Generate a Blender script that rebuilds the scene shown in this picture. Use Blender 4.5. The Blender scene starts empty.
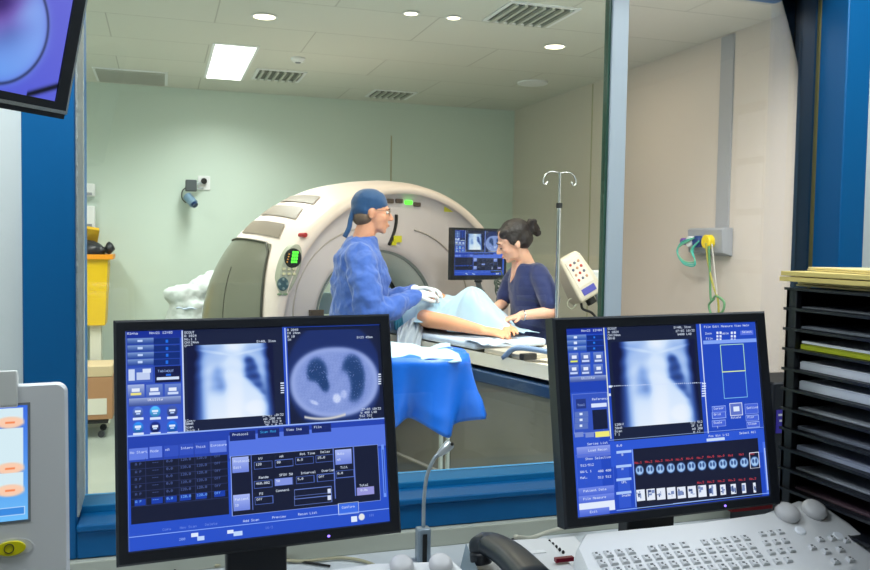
import bpy, bmesh, math, random
import numpy as np
from mathutils import Vector, Matrix, noise
random.seed(7)
S = bpy.context.scene
COL = S.collection
PI = math.pi

# ------------------------------------------------------------------ camera
F0 = 850.0
A_, P_, R_ = math.radians(17.9), math.radians(2.86), math.radians(.945)
CAM = Vector((0, 0, 1.5))
ZZ = Vector((0, 0, 1))
_f = Vector((math.sin(A_), math.cos(A_), 0))
FW = math.cos(P_) * _f - math.sin(P_) * ZZ
_u = math.sin(P_) * _f + math.cos(P_) * ZZ
_r = Vector((math.cos(A_), -math.sin(A_), 0))
RT = math.cos(R_) * _r + math.sin(R_) * _u
UP = -math.sin(R_) * _r + math.cos(R_) * _u
cd = bpy.data.cameras.new('camera'); cam = bpy.data.objects.new('camera', cd); COL.objects.link(cam)
cd.sensor_width = 36; cd.lens = 36 * F0 / 870; cd.clip_start = .05; cd.clip_end = 60
m = Matrix.Identity(4)
for i in range(3):
    m[i][0] = RT[i]; m[i][1] = UP[i]; m[i][2] = -FW[i]; m[i][3] = CAM[i]
cam.matrix_world = m
S.camera = cam

# ------------------------------------------------------------------ world, view
w = bpy.data.worlds.new('world'); S.world = w; w.use_nodes = True
w.node_tree.nodes['Background'].inputs[0].default_value = (.6, .75, 1, 1)
w.node_tree.nodes['Background'].inputs[1].default_value = .15
S.view_settings.view_transform = 'Standard'; S.view_settings.look = 'None'
S.view_settings.gamma = 1; S.view_settings.exposure = 0
try: S.view_settings.use_curve_mapping = False
except Exception: pass
S.cycles.use_denoising = True
S.cycles.max_bounces = 8
S.cycles.sample_clamp_indirect = 6

def area(name, loc, sx, sy, power, col=(1, 1, 1), rot=(0, 0, 0), spread=PI):
    l = bpy.data.lights.new(name, 'AREA'); l.shape = 'RECTANGLE'; l.size = sx; l.size_y = sy
    l.energy = power; l.color = col; l.spread = spread
    o = bpy.data.objects.new(name, l); o.location = loc; o.rotation_euler = rot; COL.objects.link(o); return o

CZ = 2.77            # examination room ceiling
CZ2 = 2.65           # control room ceiling
EXAM_PANELS = [(.47, 6.38, .26, 1.2), (.2, 3.2, .3, 1.2), (1.5, 3.1, .3, 1.2), (2.55, 3.0, .3, 1.2), (-1.1, 5.6, .3, 1.2)]
EXAM_POWER = [29, 22, 33, 29, 38]
DOWN = [(.56, 4.97), (1.32, 4.60), (1.57, 4.60), (2.40, 5.02)]
CTRL_PANELS = [(-.35, 1.3, .6, .95), (1.7, 1.25, .6, .85)]
for (x, y, sx, sy), pw in zip(EXAM_PANELS, EXAM_POWER):
    area('ceiling_panel_lamp', (x, y, CZ - .012), sx - .02, sy - .02, pw, (1, 1, 1), spread=math.radians(142))
for x, y in DOWN:
    area('downlight_lamp', (x, y, CZ - .012), .1, .1, 5, (1, .86, .68))
for (x, y, sx, sy), pw in zip(CTRL_PANELS, (22, 14)):
    area('control_panel_lamp', (x, y, CZ2 - .012), sx - .02, sy - .02, pw, (.86, .95, 1))

# ------------------------------------------------------------------ helpers
def lin(c):
    def f(v):
        v /= 255.
        return v / 12.92 if v <= .04045 else ((v + .055) / 1.055) ** 2.4
    return (f(c[0]), f(c[1]), f(c[2]), 1)
MC = {}
def mat(name, c=(200, 200, 200), rough=.5, metal=0, bump=None, var=0, vscale=6, emit=None, es=1, spec=.5, coat=0, sub=0):
    if name in MC: return MC[name]
    M = bpy.data.materials.new(name); M.use_nodes = True; nt = M.node_tree; b = nt.nodes['Principled BSDF']
    b.inputs['Base Color'].default_value = lin(c); b.inputs['Roughness'].default_value = rough
    b.inputs['Metallic'].default_value = metal; b.inputs['Specular IOR Level'].default_value = spec
    b.inputs['Coat Weight'].default_value = coat
    if sub:
        b.inputs['Subsurface Weight'].default_value = sub; b.inputs['Subsurface Scale'].default_value = .01
        b.inputs['Subsurface Radius'].default_value = (1, .35, .2)
    tc = nt.nodes.new('ShaderNodeTexCoord')
    if var:
        n = nt.nodes.new('ShaderNodeTexNoise'); n.inputs['Scale'].default_value = vscale; n.inputs['Detail'].default_value = 4
        mx = nt.nodes.new('ShaderNodeMix'); mx.data_type = 'RGBA'
        l = lin(c); mx.inputs['A'].default_value = tuple(v * (1 - var) for v in l[:3]) + (1,)
        mx.inputs['B'].default_value = tuple(min(1, v * (1 + var)) for v in l[:3]) + (1,)
        nt.links.new(tc.outputs['Object'], n.inputs['Vector']); nt.links.new(n.outputs['Fac'], mx.inputs['Factor'])
        nt.links.new(mx.outputs['Result'], b.inputs['Base Color'])
    if bump:
        n = nt.nodes.new('ShaderNodeTexNoise'); n.inputs['Scale'].default_value = bump[0]; n.inputs['Detail'].default_value = 3
        bp = nt.nodes.new('ShaderNodeBump'); bp.inputs['Strength'].default_value = bump[1]
        bp.inputs['Distance'].default_value = bump[2] if len(bump) > 2 else .01
        nt.links.new(tc.outputs['Object'], n.inputs['Vector']); nt.links.new(n.outputs['Fac'], bp.inputs['Height'])
        nt.links.new(bp.outputs['Normal'], b.inputs['Normal'])
    if emit:
        b.inputs['Emission Color'].default_value = lin(emit); b.inputs['Emission Strength'].default_value = es
    MC[name] = M; return M

def tag(o, label, cat, group=None, kind=None):
    o['label'] = label; o['category'] = cat
    if group: o['group'] = group
    if kind: o['kind'] = kind
    return o
def thing(name, label, cat, loc=(0, 0, 0), rz=0, group=None, rot=None):
    o = bpy.data.objects.new(name, None); COL.objects.link(o); o.location = loc
    o.rotation_euler = rot if rot else (0, 0, rz); o.empty_display_size = .1
    return tag(o, label, cat, group)

class MB:
    """collects shapes; build() links them as one mesh object"""
    def __init__(s): s.v = []; s.f = []; s.M = Matrix.Identity(4)
    def add(s, vs, fs):
        k = len(s.v); s.v += [tuple(s.M @ Vector(p)) for p in vs]; s.f += [tuple(i + k for i in f) for f in fs]; return s
    def box(s, x0, x1, y0, y1, z0, z1, M=None):
        vs = [(x0, y0, z0), (x1, y0, z0), (x1, y1, z0), (x0, y1, z0), (x0, y0, z1), (x1, y0, z1), (x1, y1, z1), (x0, y1, z1)]
        if M: vs = [tuple(M @ Vector(p)) for p in vs]
        return s.add(vs, [(0, 3, 2, 1), (4, 5, 6, 7), (0, 1, 5, 4), (1, 2, 6, 5), (2, 3, 7, 6), (3, 0, 4, 7)])
    def cbox(s, c, d, M=None):
        return s.box(c[0] - d[0] / 2, c[0] + d[0] / 2, c[1] - d[1] / 2, c[1] + d[1] / 2, c[2] - d[2] / 2, c[2] + d[2] / 2, M)
    def tube(s, pts, r, seg=12, caps=True):
        pts = [Vector(p) for p in pts]; n = len(pts); rs = r if isinstance(r, (list, tuple)) else [r] * n
        rings = []; t0 = (pts[1] - pts[0]).normalized(); a = Vector((0, 0, 1)) if abs(t0.z) < .9 else Vector((1, 0, 0))
        nn = t0.cross(a).normalized()
        vs = []
        for i, p in enumerate(pts):
            t = (pts[min(i + 1, n - 1)] - pts[max(i - 1, 0)]).normalized()
            nn = (nn - t * nn.dot(t)).normalized(); b = t.cross(nn)
            for k in range(seg):
                an = 2 * PI * k / seg; vs.append(tuple(p + (nn * math.cos(an) + b * math.sin(an)) * rs[i]))
        fs = [(i * seg + k, i * seg + (k + 1) % seg, (i + 1) * seg + (k + 1) % seg, (i + 1) * seg + k) for i in range(n - 1) for k in range(seg)]
        if caps: fs += [tuple(range(seg - 1, -1, -1)), tuple((n - 1) * seg + k for k in range(seg))]
        return s.add(vs, fs)
    def cyl(s, p0, p1, r, seg=20): return s.tube([p0, p1], r, seg)
    def loft(s, rings, caps=True, closed=True):
        n = len(rings[0]); vs = [p for r in rings for p in r]; fs = []
        for i in range(len(rings) - 1):
            for k in range(n if closed else n - 1):
                fs.append((i * n + k, i * n + (k + 1) % n, (i + 1) * n + (k + 1) % n, (i + 1) * n + k))
        if caps: fs += [tuple(range(n - 1, -1, -1)), tuple((len(rings) - 1) * n + k for k in range(n))]
        return s.add(vs, fs)
    def lathe(s, prof, c=(0, 0, 0), seg=24):
        return s.loft([[(c[0] + r * math.cos(2 * PI * k / seg), c[1] + r * math.sin(2 * PI * k / seg), c[2] + z) for k in range(seg)] for r, z in prof])
    def ell(s, c, r, M=None, nu=16, nv=10):
        vs = []; fs = []
        for j in range(1, nv):
            th = PI * j / nv
            for i in range(nu):
                ph = 2 * PI * i / nu; p = Vector((r[0] * math.sin(th) * math.cos(ph), r[1] * math.sin(th) * math.sin(ph), r[2] * math.cos(th)))
                vs.append(p)
        vs.append(Vector((0, 0, r[2]))); vs.append(Vector((0, 0, -r[2]))); T = len(vs) - 2; B = T + 1
        for j in range(nv - 2):
            for i in range(nu):
                a = j * nu + i; b = j * nu + (i + 1) % nu; fs.append((a, a + nu, b + nu, b))
        for i in range(nu):
            fs.append((T, i, (i + 1) % nu)); q = (nv - 2) * nu; fs.append((B, q + (i + 1) % nu, q + i))
        if M: vs = [M @ p for p in vs]
        return s.add([tuple(Vector(c) + p) for p in vs], fs)
    def cap(s, p0, r0, p1, r1, seg=14):
        """tapered limb with rounded ends"""
        p0 = Vector(p0); p1 = Vector(p1); d = (p1 - p0); L = d.length; d = d / L if L > 1e-6 else Vector((0, 0, 1))
        pts = []; rs = []
        for a in (-80, -55, -28): pts.append(p0 + d * r0 * math.sin(math.radians(a))); rs.append(r0 * math.cos(math.radians(a)))
        pts.append(p0); rs.append(r0); pts.append(p1); rs.append(r1)
        for a in (28, 55, 80): pts.append(p1 + d * r1 * math.sin(math.radians(a))); rs.append(r1 * math.cos(math.radians(a)))
        return s.tube(pts, rs, seg)
    def chain(s, pts, rs):
        for i in range(len(pts) - 1): s.cap(pts[i], rs[i], pts[i + 1], rs[i + 1])
        return s
    def prism(s, poly, z0, z1, axis='z'):
        def P(p, z):
            return (p[0], p[1], z) if axis == 'z' else ((p[0], z, p[1]) if axis == 'y' else (z, p[0], p[1]))
        return s.loft([[P(p, z0) for p in poly], [P(p, z1) for p in poly]])
    def grid(s, fn, nu, nv):
        vs = [fn(i / nu, j / nv) for j in range(nv + 1) for i in range(nu + 1)]
        fs = [(j * (nu + 1) + i, j * (nu + 1) + i + 1, (j + 1) * (nu + 1) + i + 1, (j + 1) * (nu + 1) + i) for j in range(nv) for i in range(nu)]
        return s.add(vs, fs)
    def build(s, name, m, parent=None, smooth=None, bevel=0, seg=2, remesh=0, smo=0, sub=0, solid=0, disp=None, kind=None, label=None):
        me = bpy.data.meshes.new(name); me.from_pydata(s.v, [], s.f); me.update()
        bm = bmesh.new(); bm.from_mesh(me); bmesh.ops.recalc_face_normals(bm, faces=bm.faces); bm.to_mesh(me); bm.free()
        me.materials.append(m)
        o = bpy.data.objects.new(name, me); COL.objects.link(o)
        if parent: o.parent = parent
        if remesh:
            r = o.modifiers.new('r', 'REMESH'); r.mode = 'VOXEL'; r.voxel_size = remesh; r.use_smooth_shade = True
        if solid:
            q = o.modifiers.new('s', 'SOLIDIFY'); q.thickness = solid; q.offset = 0
        if smo:
            q = o.modifiers.new('m', 'SMOOTH'); q.factor = .5; q.iterations = smo
        if sub:
            q = o.modifiers.new('u', 'SUBSURF'); q.levels = sub; q.render_levels = sub
        if disp:
            t = bpy.data.textures.new(name, 'CLOUDS'); t.noise_scale = disp[0]; t.noise_depth = 2
            q = o.modifiers.new('d', 'DISPLACE'); q.texture = t; q.strength = disp[1]; q.mid_level = .5
        if bevel:
            q = o.modifiers.new('b', 'BEVEL'); q.width = bevel; q.segments = seg; q.limit_method = 'ANGLE'; q.angle_limit = math.radians(40)
        if smooth is None: smooth = bool(remesh or sub)
        if smooth or bevel:
            for p in me.polygons: p.use_smooth = True
            if bevel or smooth == 'auto':
                try:
                    me.set_sharp_from_angle(angle=math.radians(38))
                except Exception: pass
        if kind: o['kind'] = kind
        if label: o['label'] = label
        return o
def struct(name, mb, m, parent=None, **k):
    return mb.build(name, m, parent, kind=None if parent else 'structure', **k)
def copy_tree(o, parent=None):
    c = o.copy(); COL.objects.link(c)
    if parent: c.parent = parent
    for ch in list(o.children): copy_tree(ch, c)
    return c
def ray(x, y): return FW + RT * ((x - 435) / F0) - UP * ((y - 285) / F0)
def at_y(x, y, Y): d = ray(x, y); return CAM + d * (Y / d.y)
def at_x(x, y, X): d = ray(x, y); return CAM + d * (X / d.x)
def at_z(x, y, Z): d = ray(x, y); return CAM + d * ((Z - 1.5) / d.z)
def at_d(x, y, D): return CAM + ray(x, y) * D
def at_plane(x, y, p0, n): d = ray(x, y); return CAM + d * ((p0 - CAM).dot(n) / d.dot(n))
def bez(pts, n=24):
    """smooth curve through points (Catmull-Rom)"""
    P = [Vector(p) for p in pts]; P = [P[0] * 2 - P[1]] + P + [P[-1] * 2 - P[-2]]; out = []
    seg = len(P) - 3
    for i in range(seg):
        k = max(2, n // seg)
        for j in range(k):
            t = j / k; a, b, c, d = P[i:i + 4]
            out.append(.5 * ((2 * b) + (c - a) * t + (2 * a - 5 * b + 4 * c - d) * t * t + (3 * b - a - 3 * c + d) * t ** 3))
    out.append(P[-2]); return out

# ------------------------------------------------------------------ materials
def wall_mat(name, c, seam=1.2, sc=(60, 60, 40)):
    M = mat(name, c, .45, bump=(180, .08, .002), var=.03, vscale=1.2)
    return M
m_exwall = wall_mat('exam_wall_paint', (203, 218, 208))
m_exwall_r = wall_mat('exam_right_wall_paint', (214, 207, 196))
m_ctwall = mat('control_wall_paint', (222, 230, 228), .55, bump=(200, .1, .002))
m_blue = mat('blue_gloss_paint', (0, 98, 158), .45, bump=(40, .08, .002), spec=.3)
m_navy = mat('dark_blue_channel_paint', (8, 50, 78), .35)
m_white = mat('white_plastic', (232, 234, 236), .35)
m_offw = mat('console_white', (226, 228, 230), .42, var=.03, vscale=20)
m_black = mat('black_plastic', (26, 30, 38), .38, bump=(500, .1, .001))
m_dark = mat('dark_rubber', (18, 18, 20), .6)
m_steel = mat('brushed_steel', (190, 192, 195), .25, 1)
m_alu = mat('pale_aluminium', (205, 212, 218), .35, .6)
m_grey = mat('grey_plastic', (140, 146, 152), .5)
m_yellow = mat('yellow_plastic', (232, 190, 10), .4)
m_floor = mat('vinyl_floor', (158, 166, 156), .3, var=.06, vscale=3)
m_lamp = mat('lit_diffuser', (255, 255, 255), .5, emit=(255, 255, 250), es=3)
m_lampw = mat('lit_downlight', (255, 240, 220), .5, emit=(255, 235, 200), es=6)

# ceiling: board joints as thin lines
def ceil_mat():
    M = mat('ceiling_board', (214, 214, 204), .8); nt = M.node_tree; b = nt.nodes['Principled BSDF']
    tc = nt.nodes.new('ShaderNodeTexCoord'); br = nt.nodes.new('ShaderNodeTexBrick'); mp = nt.nodes.new('ShaderNodeMapping')
    mp.inputs['Location'].default_value = (.3, .17, 0)
    nt.links.new(tc.outputs['Object'], mp.inputs['Vector']); nt.links.new(mp.outputs['Vector'], br.inputs['Vector'])
    br.offset = .5; br.inputs['Scale'].default_value = 1; br.inputs['Brick Width'].default_value = 1.2; br.inputs['Row Height'].default_value = .6
    br.inputs['Mortar Size'].default_value = .004; br.inputs['Mortar Smooth'].default_value = .2
    c = lin((214, 214, 204)); br.inputs['Color1'].default_value = c; br.inputs['Color2'].default_value = lin((208, 210, 200))
    br.inputs['Mortar'].default_value = lin((176, 176, 166)); nt.links.new(br.outputs['Color'], b.inputs['Base Color']); return M
m_ceil = ceil_mat()

def fabric(name, c, rough=.8, sheen=.3, bump=(14, .5, .01)):
    M = mat(name, c, rough, bump=bump); b = M.node_tree.nodes['Principled BSDF']
    b.inputs['Sheen Weight'].default_value = sheen; return M
m_gown = fabric('blue_gown_fabric', (60, 98, 182), bump=(22, .6, .01))
m_cap = fabric('blue_cap_fabric', (24, 72, 122), bump=(40, .3, .005))
m_scrub = fabric('navy_scrub_fabric', (30, 42, 94), bump=(16, .4, .01))
m_skin = mat('skin_man', (226, 160, 128), .5, sub=.15)
m_skinw = mat('skin_woman', (232, 178, 152), .5, sub=.15)
m_skinp = mat('skin_patient', (236, 168, 128), .5, sub=.15)
m_glove = mat('white_glove', (232, 236, 238), .55)
m_hair = mat('dark_brown_hair', (34, 24, 24), .45, bump=(60, .8, .01))
m_hairg = mat('grey_brown_hair', (104, 84, 70), .6, bump=(90, .8, .005))
m_drape = fabric('pale_blue_drape', (176, 208, 230), bump=(12, .3, .01))
m_sheet = fabric('white_sheet', (196, 210, 232), bump=(12, .3, .01))
m_teal = fabric('teal_drape', (10, 110, 140), .5, .1)
m_bdrape = mat('blue_plastic_drape', (10, 100, 215), .38, bump=(10, .4, .01))

# ------------------------------------------------------------------ SETTING
YW = 2.0; YG = 2.15; YE = 2.30
XL, XR = -.176, 1.871
SILL, HEAD = .88, 2.28
BX0, BX1, BY1 = -1.9, 3.22, 7.58
# exam room
struct('floor', MB().box(BX0 - .1, BX1 + .1, YE - .3, BY1 + .1, -.06, 0), m_floor)
struct('ceiling', MB().box(BX0 - .1, BX1 + .1, YG + .02, BY1 + .1, CZ, CZ + .08), m_ceil)
wb = struct('wall_back', MB().box(BX0 - .1, BX1 + .1, BY1, BY1 + .1, 0, CZ), m_exwall)
struct('wall_right', MB().box(BX1, BX1 + .1, YG + .02, BY1, 0, CZ), m_exwall_r)
struct('wall_left', MB().box(BX0 - .1, BX0, YE, BY1, 0, CZ), m_exwall)
# window wall (front)
FX0, FX1 = XL - .105, XR + .088
wf = MB()
wf.box(-2.0, FX0, YW, YE, 0, 2.8).box(FX1, 3.32, YW, YG + .02, 0, 2.8).box(FX0, FX1, YW, YE, HEAD + .1, 2.8).box(FX0, FX1, YW, YE, 0, .79)
struct('wall_front', wf, m_ctwall)
# control room shell
struct('floor_control', MB().box(-2.0, 3.32, -2.9, YW, -.06, 0), mat('control_floor', (110, 116, 122), .5))
struct('ceiling_control', MB().box(-2.0, 3.32, -2.9, YW, CZ2, CZ2 + .08), mat('control_ceiling', (225, 228, 228), .8))
struct('wall_control_rear', MB().box(-2.0, 3.32, -3.0, -2.9, 0, CZ2), mat('control_rear_paint', (226, 212, 190), .6))
struct('wall_control_left', MB().box(-2.1, -2.0, -3.0, YW, 0, CZ2), m_ctwall)
struct('wall_control_right', MB().box(3.32, 3.42, -3.0, YW, 0, CZ2), m_ctwall)

# window: frame, sill, channel, mullion, panes
win = bpy.data.objects.new('window_1', None); COL.objects.link(win); win['kind'] = 'structure'; win.location = (0, YW, 0)
def W(mb): # shift to window's own frame
    mb.v = [(x, y - YW, z) for x, y, z in mb.v]; return mb
fr = MB()
fr.box(FX0, XL, YW - .012, YE, .79, HEAD + .1).box(XR, FX1, YW - .012, YG + .02, .79, HEAD + .1)
fr.box(XL, XR, YW - .012, YE, HEAD, HEAD + .1).box(XL, XR, YW - .012, YG + .02, .79, SILL - .028)
W(fr).build('window_frame', m_blue, win, bevel=.004)
W(MB().box(XL, XR, YW - .022, YG - .02, SILL - .028, SILL - .012)).build('window_sill', m_blue, win, bevel=.004)
W(MB().box(XL, XR, YW + .07, YG + .02, SILL - .014, SILL + .004)).build('sill_step', mat('lit_sill_blue', (20, 122, 176), .5, spec=.3), win, bevel=.003)  # lighter blue paints in the light that the sill top catches
ch = MB().box(XR - .012, XR, YG - .047, YG + .02, SILL, HEAD).box(XL, XR - .012, YG - .04, YG + .02, HEAD - .018, HEAD)
W(ch).build('glass_channel', m_navy, win)
W(MB().box(XR - .005, XR, YG - .058, YG - .047, SILL, HEAD)).build('seal', mat('olive_seal', (110, 104, 60), .6), win)
W(MB().box(XL, XL + .004, YW + .004, YG + .02, SILL, HEAD)).build('reveal_lining', mat('pale_sealant', (205, 212, 205), .6, bump=(60, .9, .01), var=.15, vscale=30), win)
pm0 = at_y(606, 150, YG).x; pm1 = at_y(622, 150, YG).x
W(MB().box(pm0, pm1, YG - .02, YG + .02, SILL, HEAD)).build('mullion', mat('white_mullion', (208, 222, 232), .35), win, bevel=.002)
W(MB().box(pm0 - .007, pm0, YG - .012, YG + .012, SILL, HEAD)).build('glass_edge', mat('green_glass_edge', (60, 100, 84), .2), win)
def glass(name, tint, refl):
    M = bpy.data.materials.new(name); M.use_nodes = True; nt = M.node_tree; nt.nodes.clear()
    o = nt.nodes.new('ShaderNodeOutputMaterial'); t = nt.nodes.new('ShaderNodeBsdfTransparent'); g = nt.nodes.new('ShaderNodeBsdfGlossy')
    mx = nt.nodes.new('ShaderNodeMixShader'); fr = nt.nodes.new('ShaderNodeFresnel'); fr.inputs[0].default_value = refl
    g.inputs['Roughness'].default_value = 0.0; t.inputs[0].default_value = tint + (1,)
    nt.links.new(fr.outputs[0], mx.inputs[0]); nt.links.new(t.outputs[0], mx.inputs[1]); nt.links.new(g.outputs[0], mx.inputs[2])
    nt.links.new(mx.outputs[0], o.inputs[0]); return M
W(MB().box(XL, pm0, YG - .004, YG + .004, SILL, HEAD)).build('pane', glass('lead_glass', (.95, .98, .95), 1.45), win)
W(MB().box(pm1, XR - .004, YG - .004, YG + .004, SILL, HEAD)).build('pane', glass('lead_glass_warm', (.98, .97, .97), 1.5), win)
# wall joints, a conduit cover on the right wall
struct('trim_1', MB().box(BX1 - .012, BX1, 4.29, 4.41, 1.6, CZ - .01), mat('grey_trunking', (168, 172, 176), .4), bevel=.002)
struct('trim_2', MB().box(BX1 - .004, BX1, 6.02, 6.035, 0, CZ - .01), mat('wall_joint', (178, 176, 146), .6))
struct('trim_3', MB().box(2.0, 2.012, BY1 - .004, BY1, 0, CZ - .3), mat('wall_joint', (178, 176, 146), .6))
struct('baseboard_back', MB().box(BX0, BX1, BY1 - .015, BY1, 0, .1), mat('grey_skirting', (150, 156, 150), .5))
struct('baseboard_right', MB().box(BX1 - .015, BX1, YE, BY1 - .015, 0, .1), mat('grey_skirting', (150, 156, 150), .5))

# ------------------------------------------------------------------ ceiling fixtures
lab = ['long lit ceiling light panel over the left of the scanner', 'lit ceiling light panel just inside the window, toward the bins',
       'lit ceiling light panel above the table foot', 'lit ceiling light panel by the right wall', 'lit ceiling light panel over the far left corner']
for (x, y, sx, sy), lb in zip(EXAM_PANELS, lab):
    t = thing('ceiling_light', lb, 'light', (x, y, CZ), group='fluorescent panels of the scan room')
    MB().box(-sx/2-.02, sx/2+.02, -sy/2-.02, sy/2+.02, -.006, 0).build('light_frame', m_white, t)
    MB().box(-sx/2, sx/2, -sy/2, sy/2, -.010, -.006).build('diffuser', m_lamp, t)
lab = ['small round downlight above and left of the scanner', 'small round downlight, left one of the close pair', 'small round downlight, right one of the close pair', 'small round downlight beside the big diagonal vent']
for (x, y), lb in zip(DOWN, lab):
    t = thing('downlight', lb, 'light', (x, y, CZ), group='round downlights')
    r = .075 if lb.find('pair') < 0 else .05
    MB().lathe([(r, -.004), (r - .01, -.008), (r - .014, -.004)]).build('bezel_ring', m_white, t, smooth='auto')
    MB().lathe([(r - .014, -.006), (.001, -.0075)]).build('lamp_lens', m_lampw, t)
for i, (x, y, sx, sy) in enumerate(CTRL_PANELS):
    t = thing('control_room_light', ['control room ceiling panel above the left desk', 'control room ceiling panel above the right desk', ''][i], 'light', (x, y, CZ2), group='control room ceiling panels')
    MB().box(-sx/2-.02, sx/2+.02, -sy/2-.02, sy/2+.02, -.006, 0).build('light_frame', m_white, t)
    MB().box(-sx/2, sx/2, -sy/2, sy/2, -.010, -.006).build('diffuser', m_lamp, t)
def vent(x0, x1, y0, y1, lb, along='x', n=8, dark=(70, 74, 66)):
    t = thing('ceiling_vent', lb, 'vent', ((x0+x1)/2, (y0+y1)/2, CZ), group='ceiling air vents')
    hx, hy = (x1-x0)/2, (y1-y0)/2
    MB().box(-hx, hx, -hy, hy, -.003, 0).build('backing', mat('vent_shadow_gap', dark, .8), t)
    e = .022
    MB().box(-hx-e, hx+e, -hy-e, -hy, -.008, 0).box(-hx-e, hx+e, hy, hy+e, -.008, 0).box(-hx-e, -hx, -hy, hy, -.008, 0).box(hx, hx+e, -hy, hy, -.008, 0).build('vent_frame', m_white, t)
    sl = MB()
    for k in range(n):
        if along == 'x':
            yy = -hy + (k + .5) * 2 * hy / n; sl.box(-hx, hx, yy - .3*hy/n, yy + .3*hy/n, -.02, -.004)
        else:
            xx = -hx + (k + .5) * 2 * hx / n; sl.box(xx - .3*hx/n, xx + .3*hx/n, -hy, hy, -.02, -.004)
    sl.build('louvre', mat('vent_louvre', (186, 188, 178), .5), t)
vent(-.47, .03, 6.93, 7.44, 'grey return grille nearest the left end of the ceiling', 'x', 16, (110, 114, 104))
vent(.70, 1.03, 6.5, 6.88, 'small louvred vent beside the bright light panel', 'y', 6)
vent(1.72, 2.05, 7.0, 7.33, 'small louvred vent high above the scanner top near back wall', 'y', 6)
vent(1.76, 2.13, 4.2, 4.57, 'large louvred vent close to the window and pair of downlights', 'y', 7)
t = thing('smoke_detector', 'small white round smoke detector on the ceiling above the light panel', 'detector', (.91, 6.01, CZ))
MB().lathe([(.05, 0), (.05, -.012), (.035, -.03), (.001, -.032)]).build('detector_body', m_white, t, smooth='auto')
MB().lathe([(.02, -.031), (.018, -.037), (.001, -.037)]).build('sensor_cap', m_grey, t)
t = thing('ceiling_speaker', 'flat round pale ceiling diffuser near the room corner', 'speaker', (2.78, 6.2, CZ))
MB().lathe([(.12, 0), (.12, -.012), (.10, -.016)]).build('rim', m_white, t, smooth='auto')
MB().lathe([(.10, -.010), (.001, -.013)]).build('grille', mat('pale_grille', (190, 192, 182), .7), t)

# ------------------------------------------------------------------ screens
FONT = dict(zip("-./0123456789:ABCDEFGHIJKLMNOPQRSTUVWXYZabcdefghiklmnoprstuvwxyz", [bytes.fromhex(h) for h in (
"0808080808 0060600000 2010080402 3E5149453E 00427F4000 4261514946 2141454B31 1814127F10 2745454539 3C4A494930 0171090503 3649494936 0649" "49291E 0036360000 "
"7E1111117E 7F49494936 3E41414122 7F4141221C 7F49494941 7F09090901 3E4149497A 7F0808087F 00417F4100 2040413F01 7F08142241 7F40404040 7F020C027F 7F0408107F 3E4141413E 7F09090906 3E4151215E 7F09192946 4649494931 01017F0101 3F4040403F 1F2040201F 3F4038403F 6314081463 0708700807 6151494543 "
"2054545478 7F48444438 3844444420 384444487F 3854545418 087E090102 0C5252523E 7F08040478 00447D4000 7F10284400 00417F4000 7C04180478 7C08040478 3844444438 7C14141408 7C08040408 4854545420 043F444020 3C4040207C 1C2040201C 3C4030403C 4428102844 0C5050503C 4464544C44").split()]))
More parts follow.
